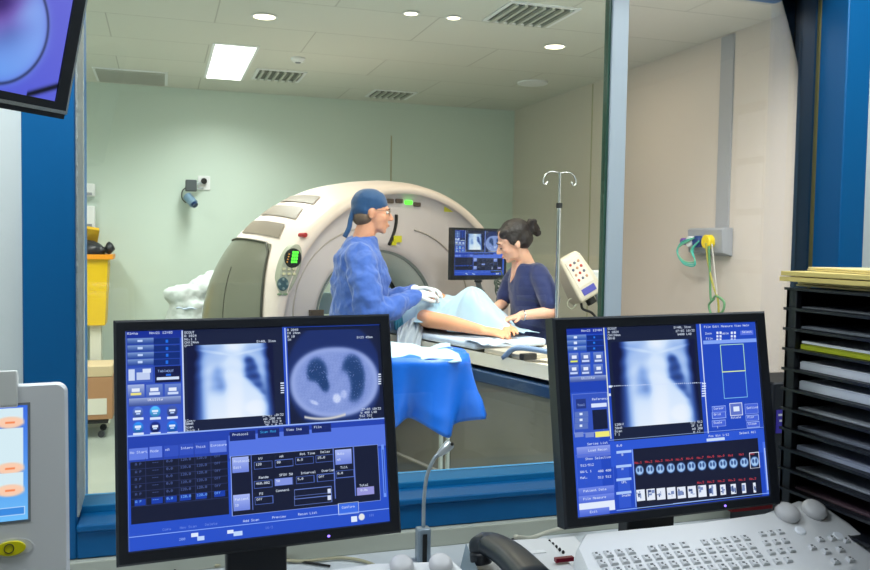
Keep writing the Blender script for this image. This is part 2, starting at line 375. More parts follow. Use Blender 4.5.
class Canvas:
    def __init__(s, w, h, quad, bg):
        s.w, s.h = w, h; s.a = np.zeros((h, w, 3)); s.a[:] = bg
        A = []; b = []
        for (X, Y), (u, v) in zip(quad, [(0, 0), (w, 0), (w, h), (0, h)]):
            A.append([X, Y, 1, 0, 0, 0, -u*X, -u*Y]); b.append(u); A.append([0, 0, 0, X, Y, 1, -v*X, -v*Y]); b.append(v)
        s.H = np.append(np.linalg.solve(np.array(A, float), np.array(b, float)), 1).reshape(3, 3)
    def p(s, x, y):
        q = s.H @ np.array([x, y, 1.]); return q[0]/q[2], q[1]/q[2]
    def rc(s, u0, v0, u1, v1, c, a=1):
        u0, u1 = sorted((u0, u1)); v0, v1 = sorted((v0, v1))
        u0, v0, u1, v1 = [int(round(t)) for t in (max(u0, 0), max(v0, 0), min(u1, s.w), min(v1, s.h))]
        if u1 <= u0: u1 = u0 + 1
        if v1 <= v0: v1 = v0 + 1
        s.a[v0:v1, u0:u1] = s.a[v0:v1, u0:u1]*(1-a) + np.array(c)*a
    def r(s, x0, y0, x1, y1, c, a=1): s.rc(*s.p(x0, y0), *s.p(x1, y1), c, a)
    def vl(s, x, y0, y1, w_, c):
        u = s.p(x, (y0+y1)/2)[0]; s.rc(u, s.p(x, y0)[1], u+w_, s.p(x, y1)[1], c)
    def o(s, x0, y0, x1, y1, c, t=1.3):
        u0, v0 = s.p(x0, y0); u1, v1 = s.p(x1, y1)
        s.rc(u0, v0, u1, v0+t, c); s.rc(u0, v1-t, u1, v1, c); s.rc(u0, v0, u0+t, v1, c); s.rc(u1-t, v0, u1, v1, c)
    def g(s, x0, y0, x1, y1, c0, c1, horiz=False):
        u0, v0 = s.p(x0, y0); u1, v1 = s.p(x1, y1); u0, v0, u1, v1 = [int(round(max(0, q))) for q in (u0, v0, u1, v1)]
        n = max(1, (u1-u0) if horiz else (v1-v0)); t = np.linspace(0, 1, n)[:, None]; g = np.array(c0)*(1-t)+np.array(c1)*t
        if horiz: s.a[v0:v1, u0:u0+n] = g[None, :s.a[v0:v1, u0:u0+n].shape[1]]
        else: s.a[v0:v0+n, u0:u1] = g[:s.a[v0:v0+n].shape[0], None]
    def t(s, x, y, txt, c=(215, 230, 255), k=1):
        u, v = s.p(x, y); u = int(u); v = int(v)
        for chh in txt:
            f = FONT.get(chh)
            if f:
                for i, colb in enumerate(f):
                    for j in range(7):
                        if colb >> j & 1:
                            yy, xx = v + j*k, u + i*k
                            if 0 <= yy < s.h-k and 0 <= xx < s.w-k: s.a[yy:yy+k, xx:xx+k] = c
            u += 6*k
    def field(s, x0, y0, x1, y1, fn):
        u0, v0 = s.p(x0, y0); u1, v1 = s.p(x1, y1); u0, v0, u1, v1 = [int(round(max(0, q))) for q in (u0, v0, u1, v1)]
        Y, X = np.mgrid[0:v1-v0, 0:u1-u0]; X = (X+.5)/(u1-u0); Y = (Y+.5)/(v1-v0)
        c, al = fn(X, Y); h, w_ = s.a[v0:v1, u0:u1].shape[:2]
        s.a[v0:v1, u0:u1] = s.a[v0:v1, u0:u1]*(1-al[:h, :w_, None]) + c[:h, :w_]*al[:h, :w_, None]
def sg(x): return 1/(1+np.exp(-np.clip(x, -30, 30)))
def E_(X, Y, cx, cy, rx, ry, k=10, rot=0):
    c, s_ = math.cos(rot), math.sin(rot); dx, dy = X-cx, Y-cy; a, b = dx*c+dy*s_, -dx*s_+dy*c
    return sg(k*(1-np.sqrt((a/rx)**2+(b/ry)**2)))
def ramp(v, cs):
    v = np.clip(v, 0, 1)*(len(cs)-1); i = np.clip(v.astype(int), 0, len(cs)-2); f = (v-i)[..., None]; C_ = np.array(cs, float)
    return C_[i]*(1-f)+C_[i+1]*f
XC = [(14, 20, 60), (52, 84, 160), (140, 174, 232), (206, 226, 252), (240, 246, 255)]
def chest(X, Y):
    b = .62 + .26*Y + .10*E_(X, Y, .53, .6, .10, .7, 6)
    b += .05*np.sin(Y*34-abs(X-.5)*16)*sg((.5-Y)*20)*.5
    b -= .10*E_(X, Y, .20, .12, .16, .10, 5)+.08*E_(X, Y, .85, .12, .16, .10, 5)
    Lr = .655+.22*np.clip((Y-.45)/.28, 0, 1); Rr = .70+.19*np.sqrt(np.clip((Y-.15)/.56, 0, 2))
    lr = sg((X-Lr)*55)*sg((Rr-X)*55)*sg((Y-.17)*40)*sg((.76-Y)*30)
    b -= lr*(.52-.04*np.sin(Y*50+X*9))
    Ll = .345-.10*np.sqrt(np.clip((Y-.26)/.38, 0, 2)); Rl = .36+.075*np.clip((Y-.26)/.3, 0, 1)
    ll = sg((X-Ll)*45)*sg((Rl-X)*45)*sg((Y-.27)*40)*sg((.65-Y)*26)
    b -= ll*(.26+.24*sg((Y-.50)*18)*sg((X-.34)*30)-.02*np.sin(Y*50))
    b += .10*E_(X, Y, .28, .10, .17, .018, 5, .22) + .10*E_(X, Y, .77, .10, .17, .018, 5, -.22) + .22*E_(X, Y, .55, -.02, .13, .10, 5)
    b += .10*E_(X, Y, .78, .88, .13, .10, 9)
    b -= 1.0*sg((.055+.05*Y-X)*26) + 1.0*sg((X-.96)*30)
    b -= .28*np.exp(-((X-.10-.05*Y)*14)**2)+.24*np.exp(-((X-.93)*16)**2)
    return ramp(b, XC), np.ones_like(X)
def ctslice(X, Y):
    x = (X-.5)/.49; y = (Y-.565)/.375
    d = (np.abs(x)**2.3+np.abs(y)**2.1)**.45
    body = sg((1-d)*45)
    inner = sg((.86-d)*40)
    b = .62-.06*inner
    n = np.sin(X*95+3*np.sin(Y*60))*np.sin(Y*88+2*np.cos(X*70))
    l1 = E_(X, Y, .305, .46, .112, .16, 10)*(1-E_(X, Y, .225, .64, .10, .10, 8)); l1 = np.clip(l1+E_(X, Y, .39, .60, .045, .07, 6)*.9, 0, 1)
    l2 = E_(X, Y, .70, .53, .135, .255, 12)*(1-E_(X, Y, .585, .62, .085, .17, 8))
    lm = np.clip(l1+l2, 0, 1); b = b*(1-lm)+(.24+.30*(n > .93))*lm
    b += .34*E_(X, Y, .51, .74, .045, .05, 8)+.22*E_(X, Y, .59, .70, .035, .045, 8)+.26*E_(X, Y, .26, .77, .05, .02, 8, .5)
    b += .07*sg((d-.90)*60)*body+.04*n*inner*(1-lm)
    cols = ramp(b, [(10, 18, 50), (34, 66, 120), (120, 142, 208), (164, 182, 236), (232, 240, 255)])
    bgc = np.zeros(X.shape+(3,)); bgc[:] = (22, 30, 62)
    disc = E_(X, Y, .5, .50, .53, .60, 60)
    bgc = bgc*(1-disc[..., None])+np.array((28, 46, 104))*disc[..., None]
    return bgc*(1-body[..., None])+cols*body[..., None], np.ones_like(X)
BL = (44, 84, 205); DK = (20, 26, 52); LB = (92, 122, 222); WH = (222, 235, 255)
def paint_left():
    c = Canvas(780, 630, [(126, 332), (381, 324), (389, 522), (128, 551)], (40, 80, 200))
    c.g(126, 332, 182, 434, (36, 66, 165), (60, 92, 205))
    c.r(126, 332, 182, 337.5, (24, 48, 150)); c.t(128, 333, "Alpha", WH); c.t(150, 332.5, "Nov21 12:03", WH)
    for i, y in enumerate((339, 346.3, 353.2, 360)):
        c.g(128, y, 154, y+5, (120, 150, 205), (40, 70, 150)); c.r(154, y, 180, y+5, (14, 44, 120)); c.r(166, y+1, 168.5, y+4, (30, 110, 230)); c.r(138, y+1.3, 143, y+3.4, (190, 212, 250))
    c.r(128, 368.5, 153, 382, (70, 100, 190)); c.r(129, 370, 135, 381, (200, 215, 245)); c.r(137, 373, 150, 380, (190, 205, 240)); c.r(143, 369.5, 151, 373, (215, 228, 250))
    c.r(155, 367, 181, 382, (16, 24, 70)); c.t(158, 370.5, "Table", (150, 180, 240)); c.t(168, 370.5, "OUT", (150, 180, 240)); c.r(157, 378, 179, 379.6, (210, 225, 250)); c.r(166, 374.5, 171, 376, (40, 110, 230))
    for i, x in enumerate((128, 146.4, 164.6)):
        c.g(x, 385.5-i*.5, x+16.5, 397.5-i*.5, (165, 182, 225) if i == 0 else (104, 132, 205), (70, 96, 180))
        c.r(x+4, 389-i*.5, x+12, 392-i*.5, (228, 236, 252)); c.r(x+3, 393.5-i*.5, x+13.5, 395.5-i*.5, (235, 225, 130) if i == 0 else (205, 220, 250))
    c.g(129, 399, 181, 404, (150, 168, 215), (60, 80, 150)); c.t(148, 399.3, "Utility", (235, 240, 255))
    for yy, n in ((413, 0), (428.3, 1)):
        for i, x in enumerate((138, 155, 172)):
            y = yy-.5*i; colr = [(80, 110, 190), (70, 170, 235), (60, 80, 150), (40, 130, 220), (20, 40, 120), (30, 110, 215)][i+3*n]
            c.field(x-5.5, y-6, x+5.5, y+5, lambda X, Y, q=colr: (np.ones(X.shape+(3,))*np.array(q)*(1.2-.5*Y)[..., None], E_(X, Y, .5, .5, .48, .48, 20)))
            c.r(x-3, y-2.2, x+3, y-.4, WH); c.r(x-5, y+5.2, x+5.5, y+6.9, (215, 228, 255)); c.r(x-2, y+.5, x+2, y+1.6, (190, 215, 255))
    c.r(183, 330, 285.5, 433, (24, 32, 62)); c.vl(182.8, 331, 436, 4, (200, 215, 250))
    [c.t(184.8, 332+3.3*k, q, WH) for k, q in enumerate(('SCOUT', 'A 1024', 'No.1 1', 'CH:24mm', 'OM:0'))]
    c.t(257, 340.5, "S:40L 31mm", WH)
    [c.t(184.8, 420+3.3*k, q, WH) for k, q in enumerate(('120kV', '30mA', 'Scan', 'Thick 1'))]; [c.t(262+1*k, 415+3.3*k, q, WH) for k, q in enumerate(('27-03 10:32', 'mA 200 ms', '512 512 R', 'ZF 1.0 T2'))]
    for k in range(5): c.r(280.5, 383+2.4*k, 284, 383.9+2.4*k, WH)
    c.field(187, 346, 275, 415, chest); 
    c.r(287, 327.5, 387, 425, (22, 30, 60)); c.vl(286.3, 328, 430, 3.5, (190, 208, 250)); c.field(287.5, 331, 382, 420, ctslice)
    [c.t(287.8, 329+3.3*k, q, WH) for k, q in enumerate(('A 2048', 'CH 24mm', 'M 10', 'IN'))]; [c.t(362-1*k, 409+3.3*k, q, WH) for k, q in enumerate(('27-03 10:32', 'W 400 L40', '512 512', 'Zoom 1.0'))]
    c.t(358, 336.5, "S:23 45mm", WH); c.field(300, 411, 350, 420, lambda X, Y: (np.ones(X.shape+(3,))*205, np.exp(-((Y-.78+1.4*(X-.5)**2)*9)**2)*(abs(X-.5) < .42)))
    for k in range(5): c.r(379, 374+2.4*k, 382, 374.9+2.4*k, WH)
    c.r(126, 436, 389, 437.3, (150, 180, 250))
    c.r(126, 437.5, 389, 448, (36, 66, 175)); c.r(228, 436, 386, 446, (84, 116, 225))
    for x, w_, s_ in ((229, 26, "Protocol"), (257, 22, "Scan Mode"), (283, 26, "View Images"), (311, 20, "Film")):
        y = 432.5-(x-229)*.09; c.r(x, y, x+w_, y+7, (24, 40, 110)); c.t(x+3, y+1.6, s_[:8], (215, 230, 255) if x != 257 else (60, 170, 240))
    for x, w_, s_ in ((129, 19, "No Start"), (149, 13, "Mode"), (164, 14, "mA"), (179, 14, "Interv"), (194, 14, "Thick"), (209, 17, "Exposure")):
        y = 449-(x-129)*.09; c.r(x, y, x+w_, y+10, (96, 124, 224) if x < 160 or x > 200 else (50, 80, 190)); c.t(x+1.2, y+3, s_, (205, 220, 255))
    c.r(130, 462, 228, 514, DK)
    for k in range(7):
        y = 462+7.4*k; u0, v0 = c.p(130, y); u1, v1 = c.p(228, y-10); c.rc(u0, v0, u1, v0+1.2, (52, 66, 120))
        if k < 6:
            hi = k == 5; tc_ = (120, 180, 255) if hi else (84, 104, 168)
            for x, s_ in ((135, "A P"), (152, "---"), (166, "0.0"), (180, "120.0"), (196, "120.0"), (214, "Off")):
                if hi: c.r(x-1, y+1.2-(x-130)*.105, x+10, y+6-(x-130)*.105, (22, 60, 170))
                c.t(x, y+2-(x-130)*.105, s_, tc_)
    for x in (145, 163, 178, 194, 210): c.r(x, 460-(x-130)*.1, x+.6, 507-(x-130)*.1, (50, 62, 112))
    c.r(229.5, 456.5, 380, 501, DK)
    c.o(229.5, 456.5, 380, 501, (150, 175, 250))
    def but(x, y, w_, h_, s_): c.g(x, y, x+w_, y+h_, (168, 184, 245), (110, 132, 220)); [c.t(x+2, y+h_*(.22+.42*i), q, WH) for i, q in enumerate(s_.split())]
    but(231, 458, 17, 14, "Protocol Edit"); but(232, 495.5, 17, 14, "Patient ID"); but(334.5, 450.5, 17, 13.5, "Auto mA")
    for x in (250.5, 333, 353.5): c.r(x, 455-(x-250)*.09, x+.8, 510-(x-250)*.13, (96, 120, 205))
    fl = [(253, 462, "kV", "120"), (274, 460, "mA", "80"), (294.5, 457.5, "Rot Time", "0.8"), (315, 455.5, "Delay", "25.0"), (253, 481, "Range", "460.002"), (273.5, 478.5, "SFOV 50", "50"), (295, 476.5, "Interval", "5.0"), (316, 474.5, "Overlap", "Off"), (335, 471, "Tilt", "0.0"), (253.5, 497, "FS", "Off")]
    for x, y, a_, b_ in fl:
        c.t(x+5, y-4, a_, WH)
        if a_ == "SFOV 50": c.r(x, y+.5, x+18, y+6, (130, 148, 225))
        c.o(x, y+.5, x+18.5, y+6.3, (92, 120, 210)); c.t(x+2, y+1.8, b_, WH)
    c.t(275, 490, "Comment", WH)
    for y in (490, 496.5): c.o(293, y, 331, y+6, (110, 135, 215)); c.r(326.5, y-.7, 330, y+3.6, (215, 225, 250))
    c.t(359, 485, "Total", WH); c.r(356, 488.5, 373.5, 494.5, (150, 150, 220)); c.t(360, 490, "0.0s", WH)
    c.vl(382, 445, 498, 9, (110, 150, 245)); c.vl(383, 450, 494, 4, (40, 80, 190))
    c.r(338, 504.5, 357, 513, (60, 110, 230)); c.o(337, 504, 358, 513.5, (210, 228, 255)); c.t(341, 507, "Confirm", WH)
    for x, s_ in ((242, "Add Scan"), (271, "Preview"), (297, "Recon List")): c.t(x, 520-(x-242)*.115, s_, (205, 222, 255))
    for x, s_ in ((162, "Copy"), (179, "New Scan"), (204, "Delete")): c.t(x, 528-(x-162)*.11, s_, (110, 140, 230))
    u0, v0 = c.p(128, 536.5); c.rc(0, v0, c.w, v0+1.4, (140, 175, 250)); u0, v0 = c.p(130, 462); c.rc(0, 0, 2, c.h, (100, 130, 220))
    c.r(190, 533, 197, 536, WH); c.r(196, 536, 203, 539.5, (190, 215, 255)); c.r(226, 530, 232, 533, WH); c.r(232, 531.5, 241, 535, (190, 215, 255)); c.t(264, 527, "16/3", (110, 140, 230)); c.t(178, 538, "200", (150, 180, 250))
    c.r(350, 517, 356, 522, WH); c.field(357, 514, 364, 521, lambda X, Y: (np.ones(X.shape+(3,))*230, E_(X, Y, .5, .5, .45, .45, 20))); c.t(368, 515, "101", (110, 140, 230))
    return c
def thumb(X, Y):
    b = E_(X, Y, .5, .5, .48, .42, 12)*.75-.45*E_(X, Y, .33, .45, .13, .2, 10)-.45*E_(X, Y, .68, .45, .13, .22, 10)
    return ramp(b, [(20, 26, 50), (60, 90, 150), (150, 190, 235), (235, 245, 255)]), np.ones_like(X)
def paint_right():
    c = Canvas(640, 580, [(567, 329), (755.5, 322.4), (770.7, 493), (579, 520.7)], (34, 72, 190))
    c.g(567, 329, 607, 518, (40, 80, 195), (46, 84, 205))
    c.r(567, 329, 606, 333.5, (24, 50, 160)); c.t(583, 330, "Nov21 12:04", WH)
    for y in (335.5, 341, 346.7):
        c.g(568, y, 588, y+4.2, (120, 150, 210), (40, 80, 170)); c.r(588, y, 607, y+4.2, (16, 46, 130)); c.r(575, y+1, 578.5, y+3.2, (220, 232, 255)); c.r(595, y+1, 597, y+3, (40, 130, 240))
    for j, y in enumerate((353.5, 365.5)):
        for i, x in enumerate((570, 582, 595)):
            c.g(x, y-i*.4, x+10.5, y+10.5-i*.4, (110, 136, 205), (56, 80, 160)); c.r(x+3, y+2.5-i*.4, x+8, y+5.5-i*.4, (230, 238, 255)); c.r(x+1.5, y+7.6-i*.4, x+9, y+9-i*.4, (225, 235, 90) if (i, j) == (0, 0) else (200, 215, 250))
    c.g(571, 377.5, 609, 381.5, (140, 160, 215), (50, 72, 150)); c.t(583, 377.8, "Utility", WH)
    c.r(571, 383, 609, 391, (30, 66, 180))
    c.r(573, 395, 612, 432, (52, 84, 190)); c.o(573, 395, 612, 432, (130, 155, 230))
    c.r(577, 400, 588, 409, (36, 56, 130)); c.t(579, 405, "Tool", (150, 175, 235))
    for k in range(3): c.r(576, 413+6*k, 590, 417.5+6*k, (90, 116, 190)); c.r(581, 414+6*k, 584, 416+6*k, WH)
    c.t(594, 399, "Reference", WH); c.r(593, 404.5, 609, 407, (215, 228, 255)); c.r(594, 411, 610, 429.5, (20, 28, 60))
    c.r(576, 434, 585, 438, (120, 140, 210)); c.r(587, 434, 596, 438, (120, 140, 210)); c.r(597, 433, 612, 437, (240, 235, 120))
    c.t(589, 444.5, "Series List", WH); c.g(578, 449, 616, 456, (140, 158, 235), (84, 108, 210)); c.t(590, 451, "Load Recon", WH)
    c.o(577, 457, 617, 489, (80, 110, 220)); c.t(587, 459.5, "Show Selection", WH)
    for k, (a_, b_) in enumerate((("512/512", ""), ("WW/L 1", "400 400"), ("Mat.", "512 512"))): c.t(582, 466.5+6.3*k, a_, WH); c.t(600, 465.5+6.3*k, b_, WH)
    for y, s_ in ((491, "Patient Data List"), (499, "Film Measure List")): c.g(580, y, 617, y+6.5, (110, 134, 230), (60, 90, 205)); c.t(585, y+1.6, s_[:12], WH)
    c.r(580.5, 506.5, 617.5, 511.5, (225, 235, 252)); c.g(581, 513, 612, 518, (110, 134, 230), (60, 90, 205)); c.t(592, 513.5, "Exit", WH)
    c.r(608.5, 326, 707, 440, (24, 32, 60)); c.vl(608.7, 326, 440, 3, (225, 232, 215))
    c.field(613, 342.5, 703, 420.5, chest)
    [c.t(609.8, 328+3.3*k, q, WH) for k, q in enumerate(('SCOUT', 'A 1024', 'CH:24mm', 'OM:0'))]
    [c.t(676+2*k, 327+3.3*k, q, WH) for k, q in enumerate(('S:40L 31mm', '27-03 10:32', 'W400 L40'))]
    [c.t(617, 424.5+3.3*k, q, WH) for k, q in enumerate(('120kV', '30mA', 'Scan', 'T 1'))]; [c.t(693+k, 421+3.3*k, q, WH) for k, q in enumerate(('512 512', 'ZF 1.0', 'mA 200', 'R 12'))]
    for k in range(48):
        x = 614+1.95*k; y = 386-(x-614)*.045; c.r(x, y, x+1.0, y+.8, (210, 225, 255))
    c.r(610.5, 386, 614, 388, WH); c.r(611, 394, 613, 396.5, WH)
    for k in range(6): c.r(704, 383+2.4*k, 708, 383.9+2.4*k, WH)
    c.vl(706, 323.5, 438, 3, (215, 228, 255)); c.r(706.5, 323.5, 764, 436, (34, 72, 190)) if 0 else None
    c.t(706, 326.5, "File Edit Measure View Help", WH)
    c.t(707, 333, "Zoom", WH); c.t(722, 333, "Table", WH)
    for x in (718, 732): [c.r(x+3*i, 332+3.4*j, x+2+3*i, 334.2+3.4*j, (225, 235, 255)) for i in range(2) for j in range(3)]
    c.r(741, 331, 754, 335, (90, 115, 225)); c.t(743, 331.5, "Select", WH); c.t(708, 338, "Film", WH)
    c.r(705, 341, 757, 341.9, (130, 165, 245)); c.vl(760, 324, 430, 2.5, (110, 145, 240))
    u0, v0 = c.p(721.5, 345); u1 = c.p(744, 345)[0]; vm = c.p(722, 371.5)[1]; vb = c.p(722, 398)[1]
    c.rc(u0, vm, u0+2, vb, (130, 195, 235)); c.rc(u1, vm, u1+2, vb, (130, 195, 235)); c.rc(u0, vb, u1+2, vb+2, (130, 195, 235))
    c.rc(u0, v0, u1, v0+2, (190, 240, 190)); c.rc(u0, v0, u0+2, vm, (190, 240, 190)); c.rc(u1, v0, u1+2, vm, (190, 240, 190)); c.rc(u0, vm, u1+2, vm+2.4, (225, 245, 150))
    for (x, y, w_, h_, s_) in ((714, 406, 14, 5, "Cursor"), (714, 412, 14, 5, "Grid"), (714, 420, 14, 5, "Scale"), (746, 403, 13.5, 9, "Setting"), (747, 414.5, 13, 4.5, "Flip"), (748, 421, 13, 4.5, "Close")):
        c.r(x, y, x+w_, y+h_, (70, 100, 215)); c.o(x, y, x+w_, y+h_, (160, 185, 250)); c.t(x+2, y+h_/2-1.5, s_, WH)
    c.r(731, 402.5, 744.5, 414, (96, 116, 200)); c.o(731, 402.5, 744.5, 414, (225, 235, 255), 2); c.r(735, 406, 741, 410, WH); c.t(733, 416, "Rotate", WH); c.t(719, 425.5, "1", WH)
    u0, v0 = c.p(611, 441); c.rc(u0, v0, c.w, v0+1.6, (170, 200, 250))
    c.r(612, 442.5, 768, 450, (44, 86, 210)); c.t(619, 445.5, "0.0", WH)
    c.t(711, 434.5, "Pos Win 1/12", WH); c.r(709, 438, 727, 438.8, (200, 220, 250)); c.t(741, 431, "Select All", WH)
    c.r(618, 452, 634, 508, (48, 86, 205)); 
    for y, s_ in ((452, "B"), (466.5, "H"), (480, "UPL"), (493.5, "Image")): c.r(618.5, y, 634, y+.9, (170, 200, 250)); c.t(624, y+2.5, s_, WH)
    c.r(635.5, 449.5, 764, 493, (24, 28, 52))
    for k in range(12):
        x = 642.4+10.35*k; y = 471-k*1.02
        c.field(x-4.6, y-5, x+4.6, y+5, thumb); c.t(x-5, y-8.6, "No.%d" % (k+1) if k < 9 else "No1", (225, 70, 80))
        if k == 11: c.o(x-5.5, y-8.6, x+5.2, y+6, (230, 236, 255), 1.6)
        x = 643.5+10.25*k; y = 496-k*.95; h_ = 5.2 if k < 8 else 4.6
        wd = 4.6 if k < 7 else (3.9, 3.2, 2.8, 2.4, 1.6)[k-7]
        c.r(x-wd, y-h_, x+wd, y+h_, (228, 236, 250))
        for q in range(5): c.r(x-wd+random.random()*wd*1.8, y-h_+random.random()*h_*1.7, x-wd+random.random()*wd+1.2, y-h_+2+random.random()*h_*1.4, (60, 80, 130) if q % 2 else (120, 140, 190))
        if k > 5: c.t(x-5, y-9.3, "No.2", (225, 70, 80))
    u0, v0 = c.p(676, 503.5); u1, v1 = c.p(716, 499); c.rc(u0, v0, u1, v0+1.5, (170, 200, 250))
    c.vl(766, 440, 492, 9, (80, 120, 235)); c.vl(767, 446, 488, 3, (190, 210, 255))
    u0, v0 = c.p(619, 512); c.rc(u0, v0, c.w, v0+1.5, (150, 185, 250)); u0, v0 = c.p(634.5, 450); c.rc(u0, v0, u0+1.5, c.h-12, (150, 185, 250))
    return c
def screen_mat():
    if 'screen_glow' in MC: return MC['screen_glow']
    M = bpy.data.materials.new('screen_glow'); M.use_nodes = True; nt = M.node_tree; b = nt.nodes['Principled BSDF']
    b.inputs['Base Color'].default_value = (.006, .007, .01, 1); b.inputs['Roughness'].default_value = .35
    b.inputs['Specular IOR Level'].default_value = .3
    a = nt.nodes.new('ShaderNodeVertexColor'); a.layer_name = 'picture'
    nt.links.new(a.outputs['Color'], b.inputs['Emission Color']); b.inputs['Emission Strength'].default_value = 1.0
    MC['screen_glow'] = M; return M
def screen(img, name, x0, x1, z0, z1, y, parent, z_top_first=True):
    """lit display in the x-z plane at depth y, one vertex per pixel of its picture"""
    h, w_ = img.shape[:2]
    xs = np.linspace(x0, x1, w_); zs = np.linspace(z1, z0, h); X, Z_ = np.meshgrid(xs, zs)
    co = np.stack([X, np.full_like(X, y), Z_], -1).reshape(-1, 3).astype(np.float32)
    i = np.arange((h-1)*(w_-1)); r_ = i//(w_-1); q = i % (w_-1); a = r_*w_+q
    f = np.stack([a+w_, a+w_+1, a+1, a], -1).astype(np.int32)
    me = bpy.data.meshes.new(name); me.vertices.add(len(co)); me.vertices.foreach_set('co', co.ravel())
    me.loops.add(f.size); me.loops.foreach_set('vertex_index', f.ravel()); me.polygons.add(len(f))
    me.polygons.foreach_set('loop_start', np.arange(0, f.size, 4, dtype=np.int32))
    me.update(calc_edges=True)
    v = np.clip(img, 0, 255)/255.; l = np.where(v <= .04045, v/12.92, ((v+.055)/1.055)**2.4)
    at = me.color_attributes.new('picture', 'FLOAT_COLOR', 'POINT')
    at.data.foreach_set('color', np.concatenate([l, np.ones(l.shape[:2]+(1,))], -1).astype(np.float32).ravel())
    me.materials.append(screen_mat()); o = bpy.data.objects.new(name, me); COL.objects.link(o); o.parent = parent; return o
IMG_L = paint_left().a; IMG_R = paint_right().a

# ------------------------------------------------------------------ control room furniture
t = thing('control_desk', 'long pale desk under the window carrying the consoles', 'desk', (.6, 1.4, 0))
MB().box(-1.6, 1.7, -.65, .598, .715, .745).build('desk_top', mat('desk_laminate', (206, 212, 216), .4), t, bevel=.004)
MB().box(-1.6, 1.7, .572, .598, .745, .789).build('upstand', mat('beige_upstand', (186, 190, 176), .5), t, bevel=.003)
for x in (-1.55, 0, 1.6): MB().box(x-.02, x+.02, -.55, .55, 0, .715).build('desk_leg', m_grey, t)

def monitor(nm, lb, q, W_, H_, scr, img, stand_h, group='console monitors on the desk'):
    x, y, z, yaw, tilt, roll = q
    base = thing(nm, lb, 'monitor', (x, y, z), group=group, rot=(-tilt, 0, yaw))
    base.rotation_mode = 'XYZ'
    hx = Vector((math.cos(yaw), math.sin(yaw), 0)); n0 = Vector((math.sin(yaw), -math.cos(yaw), 0))
    up = math.cos(tilt)*ZZ - math.sin(tilt)*n0
    hx2 = math.cos(roll)*hx+math.sin(roll)*up; up2 = -math.sin(roll)*hx+math.cos(roll)*up; bk = up2.cross(hx2)
    M = Matrix((( hx2.x, bk.x, up2.x), (hx2.y, bk.y, up2.y), (hx2.z, bk.z, up2.z)))
    base.rotation_euler = M.to_euler()
    s0, s1, s2, s3 = scr
    b = MB()
    hw, hh = W_/2, H_/2
    def R4(a0, a1, b0, b1, yy): return [(a0, yy, b0), (a1, yy, b0), (a1, yy, b1), (a0, yy, b1)]
    b.loft([R4(s0, s1, s2, s3, .006), R4(s0-.002, s1+.002, s2-.002, s3+.002, 0), R4(-hw+.004, hw-.004, -hh+.004, hh-.004, 0), R4(-hw, hw, -hh, hh, .005), R4(-hw, hw, -hh, hh, .035), R4(-hw+.01, hw-.01, -hh+.01, hh-.01, .04)])
    b.build('bezel', m_black, base)
    MB().loft([R4(-hw+.02, hw-.02, -hh+.02, hh-.02, .038), R4(-hw+.06, hw-.06, -hh+.06, hh-.06, .065), R4(-.1, .1, -.1, .1, .075)]).build('back_shell', m_black, base)
    screen(img, 'screen', s0-.0005, s1+.0005, s2-.0005, s3+.0005, .004, base)
    MB().ell((W_*.22, -.0005, -hh+.010), (.0028, .0015, .0022)).build('power_light', mat('blue_led', (120, 90, 255), .4, emit=(150, 120, 255), es=2), base, smooth=True)
    # stand, upright in the world
    Mi = (Matrix.Translation((x, y, z)) @ M.to_4x4()).inverted()
    top = Vector((x, y, z)) - bk*-.07
    def wb(mb): mb.v = [tuple(Mi @ Vector(p)) for p in mb.v]; return mb
    zt = z-.05
    wb(MB().box(top.x-.055, top.x+.055, top.y-.01, top.y+.03, stand_h+.01, zt)).build('neck', m_black, base, bevel=.004)
    wb(MB().lathe([(.125, 0), (.125, .008), (.11, .016), (.05, .02)], (top.x, top.y+.02, stand_h))).build('foot', m_black, base, smooth='auto')
    return base
monitor('desk_monitor', 'black desk monitor showing a chest image beside an oval lung slice', (.1725, 1.4987, 1.1641, .0631, .1958, .0069), .49, .404, (-.2255, .2235, -.1787, .182), IMG_L, .745)
monitor('desk_monitor', 'black desk monitor with a single chest image and two rows of thumbnails', (.9578, 1.4352, 1.1698, .0081, .1534, .0173), .49, .395, (-.2165, .2180, -.1775, .175), IMG_R, .745)

# operator consoles (sloping keyboards)
NK = Vector((0, -math.sin(math.radians(27)), math.cos(math.radians(27))))
def console(lb, P0, left, right, keys_on=True, knobs=None, mx=None):
    """sloping console; plan outline on the tilted plane through P0. local frame = world axes"""
    t = thing('operator_keyboard', lb, 'keyboard', (P0.x, P0.y, .745), group='white control consoles')
    O = Vector((P0.x, P0.y, .745)); tn = math.tan(math.radians(27))
    def top(x, y, h=0): return Vector((x, y, P0.z-tn*(P0.y-y)+h))
    out = left+right
    zt = [top(*p) - O for p in out]
    zb = [Vector((p[0]-P0.x, p[1]-P0.y, 0)) for p in out]
    def shrink(v, k, dz):
        c_ = sum(zt, Vector())/len(zt); return [tuple(q+(c_-q)*k*Vector((1, 1, 0)).length*0+(Vector((c_.x-q.x, c_.y-q.y, 0))).normalized()*k+Vector((0, 0, dz))) for q in v]
    b = MB(); b.loft([[tuple(q) for q in zb], shrink(zt, -.004, -.03), shrink(zt, 0, -.008), shrink(zt, .006, -.001), shrink(zt, .012, 0)])
    b.build('console_body', m_offw, t, smooth='auto')
    def tp(x, y, h=0): return top(x, y, h) - O
    return t, tp
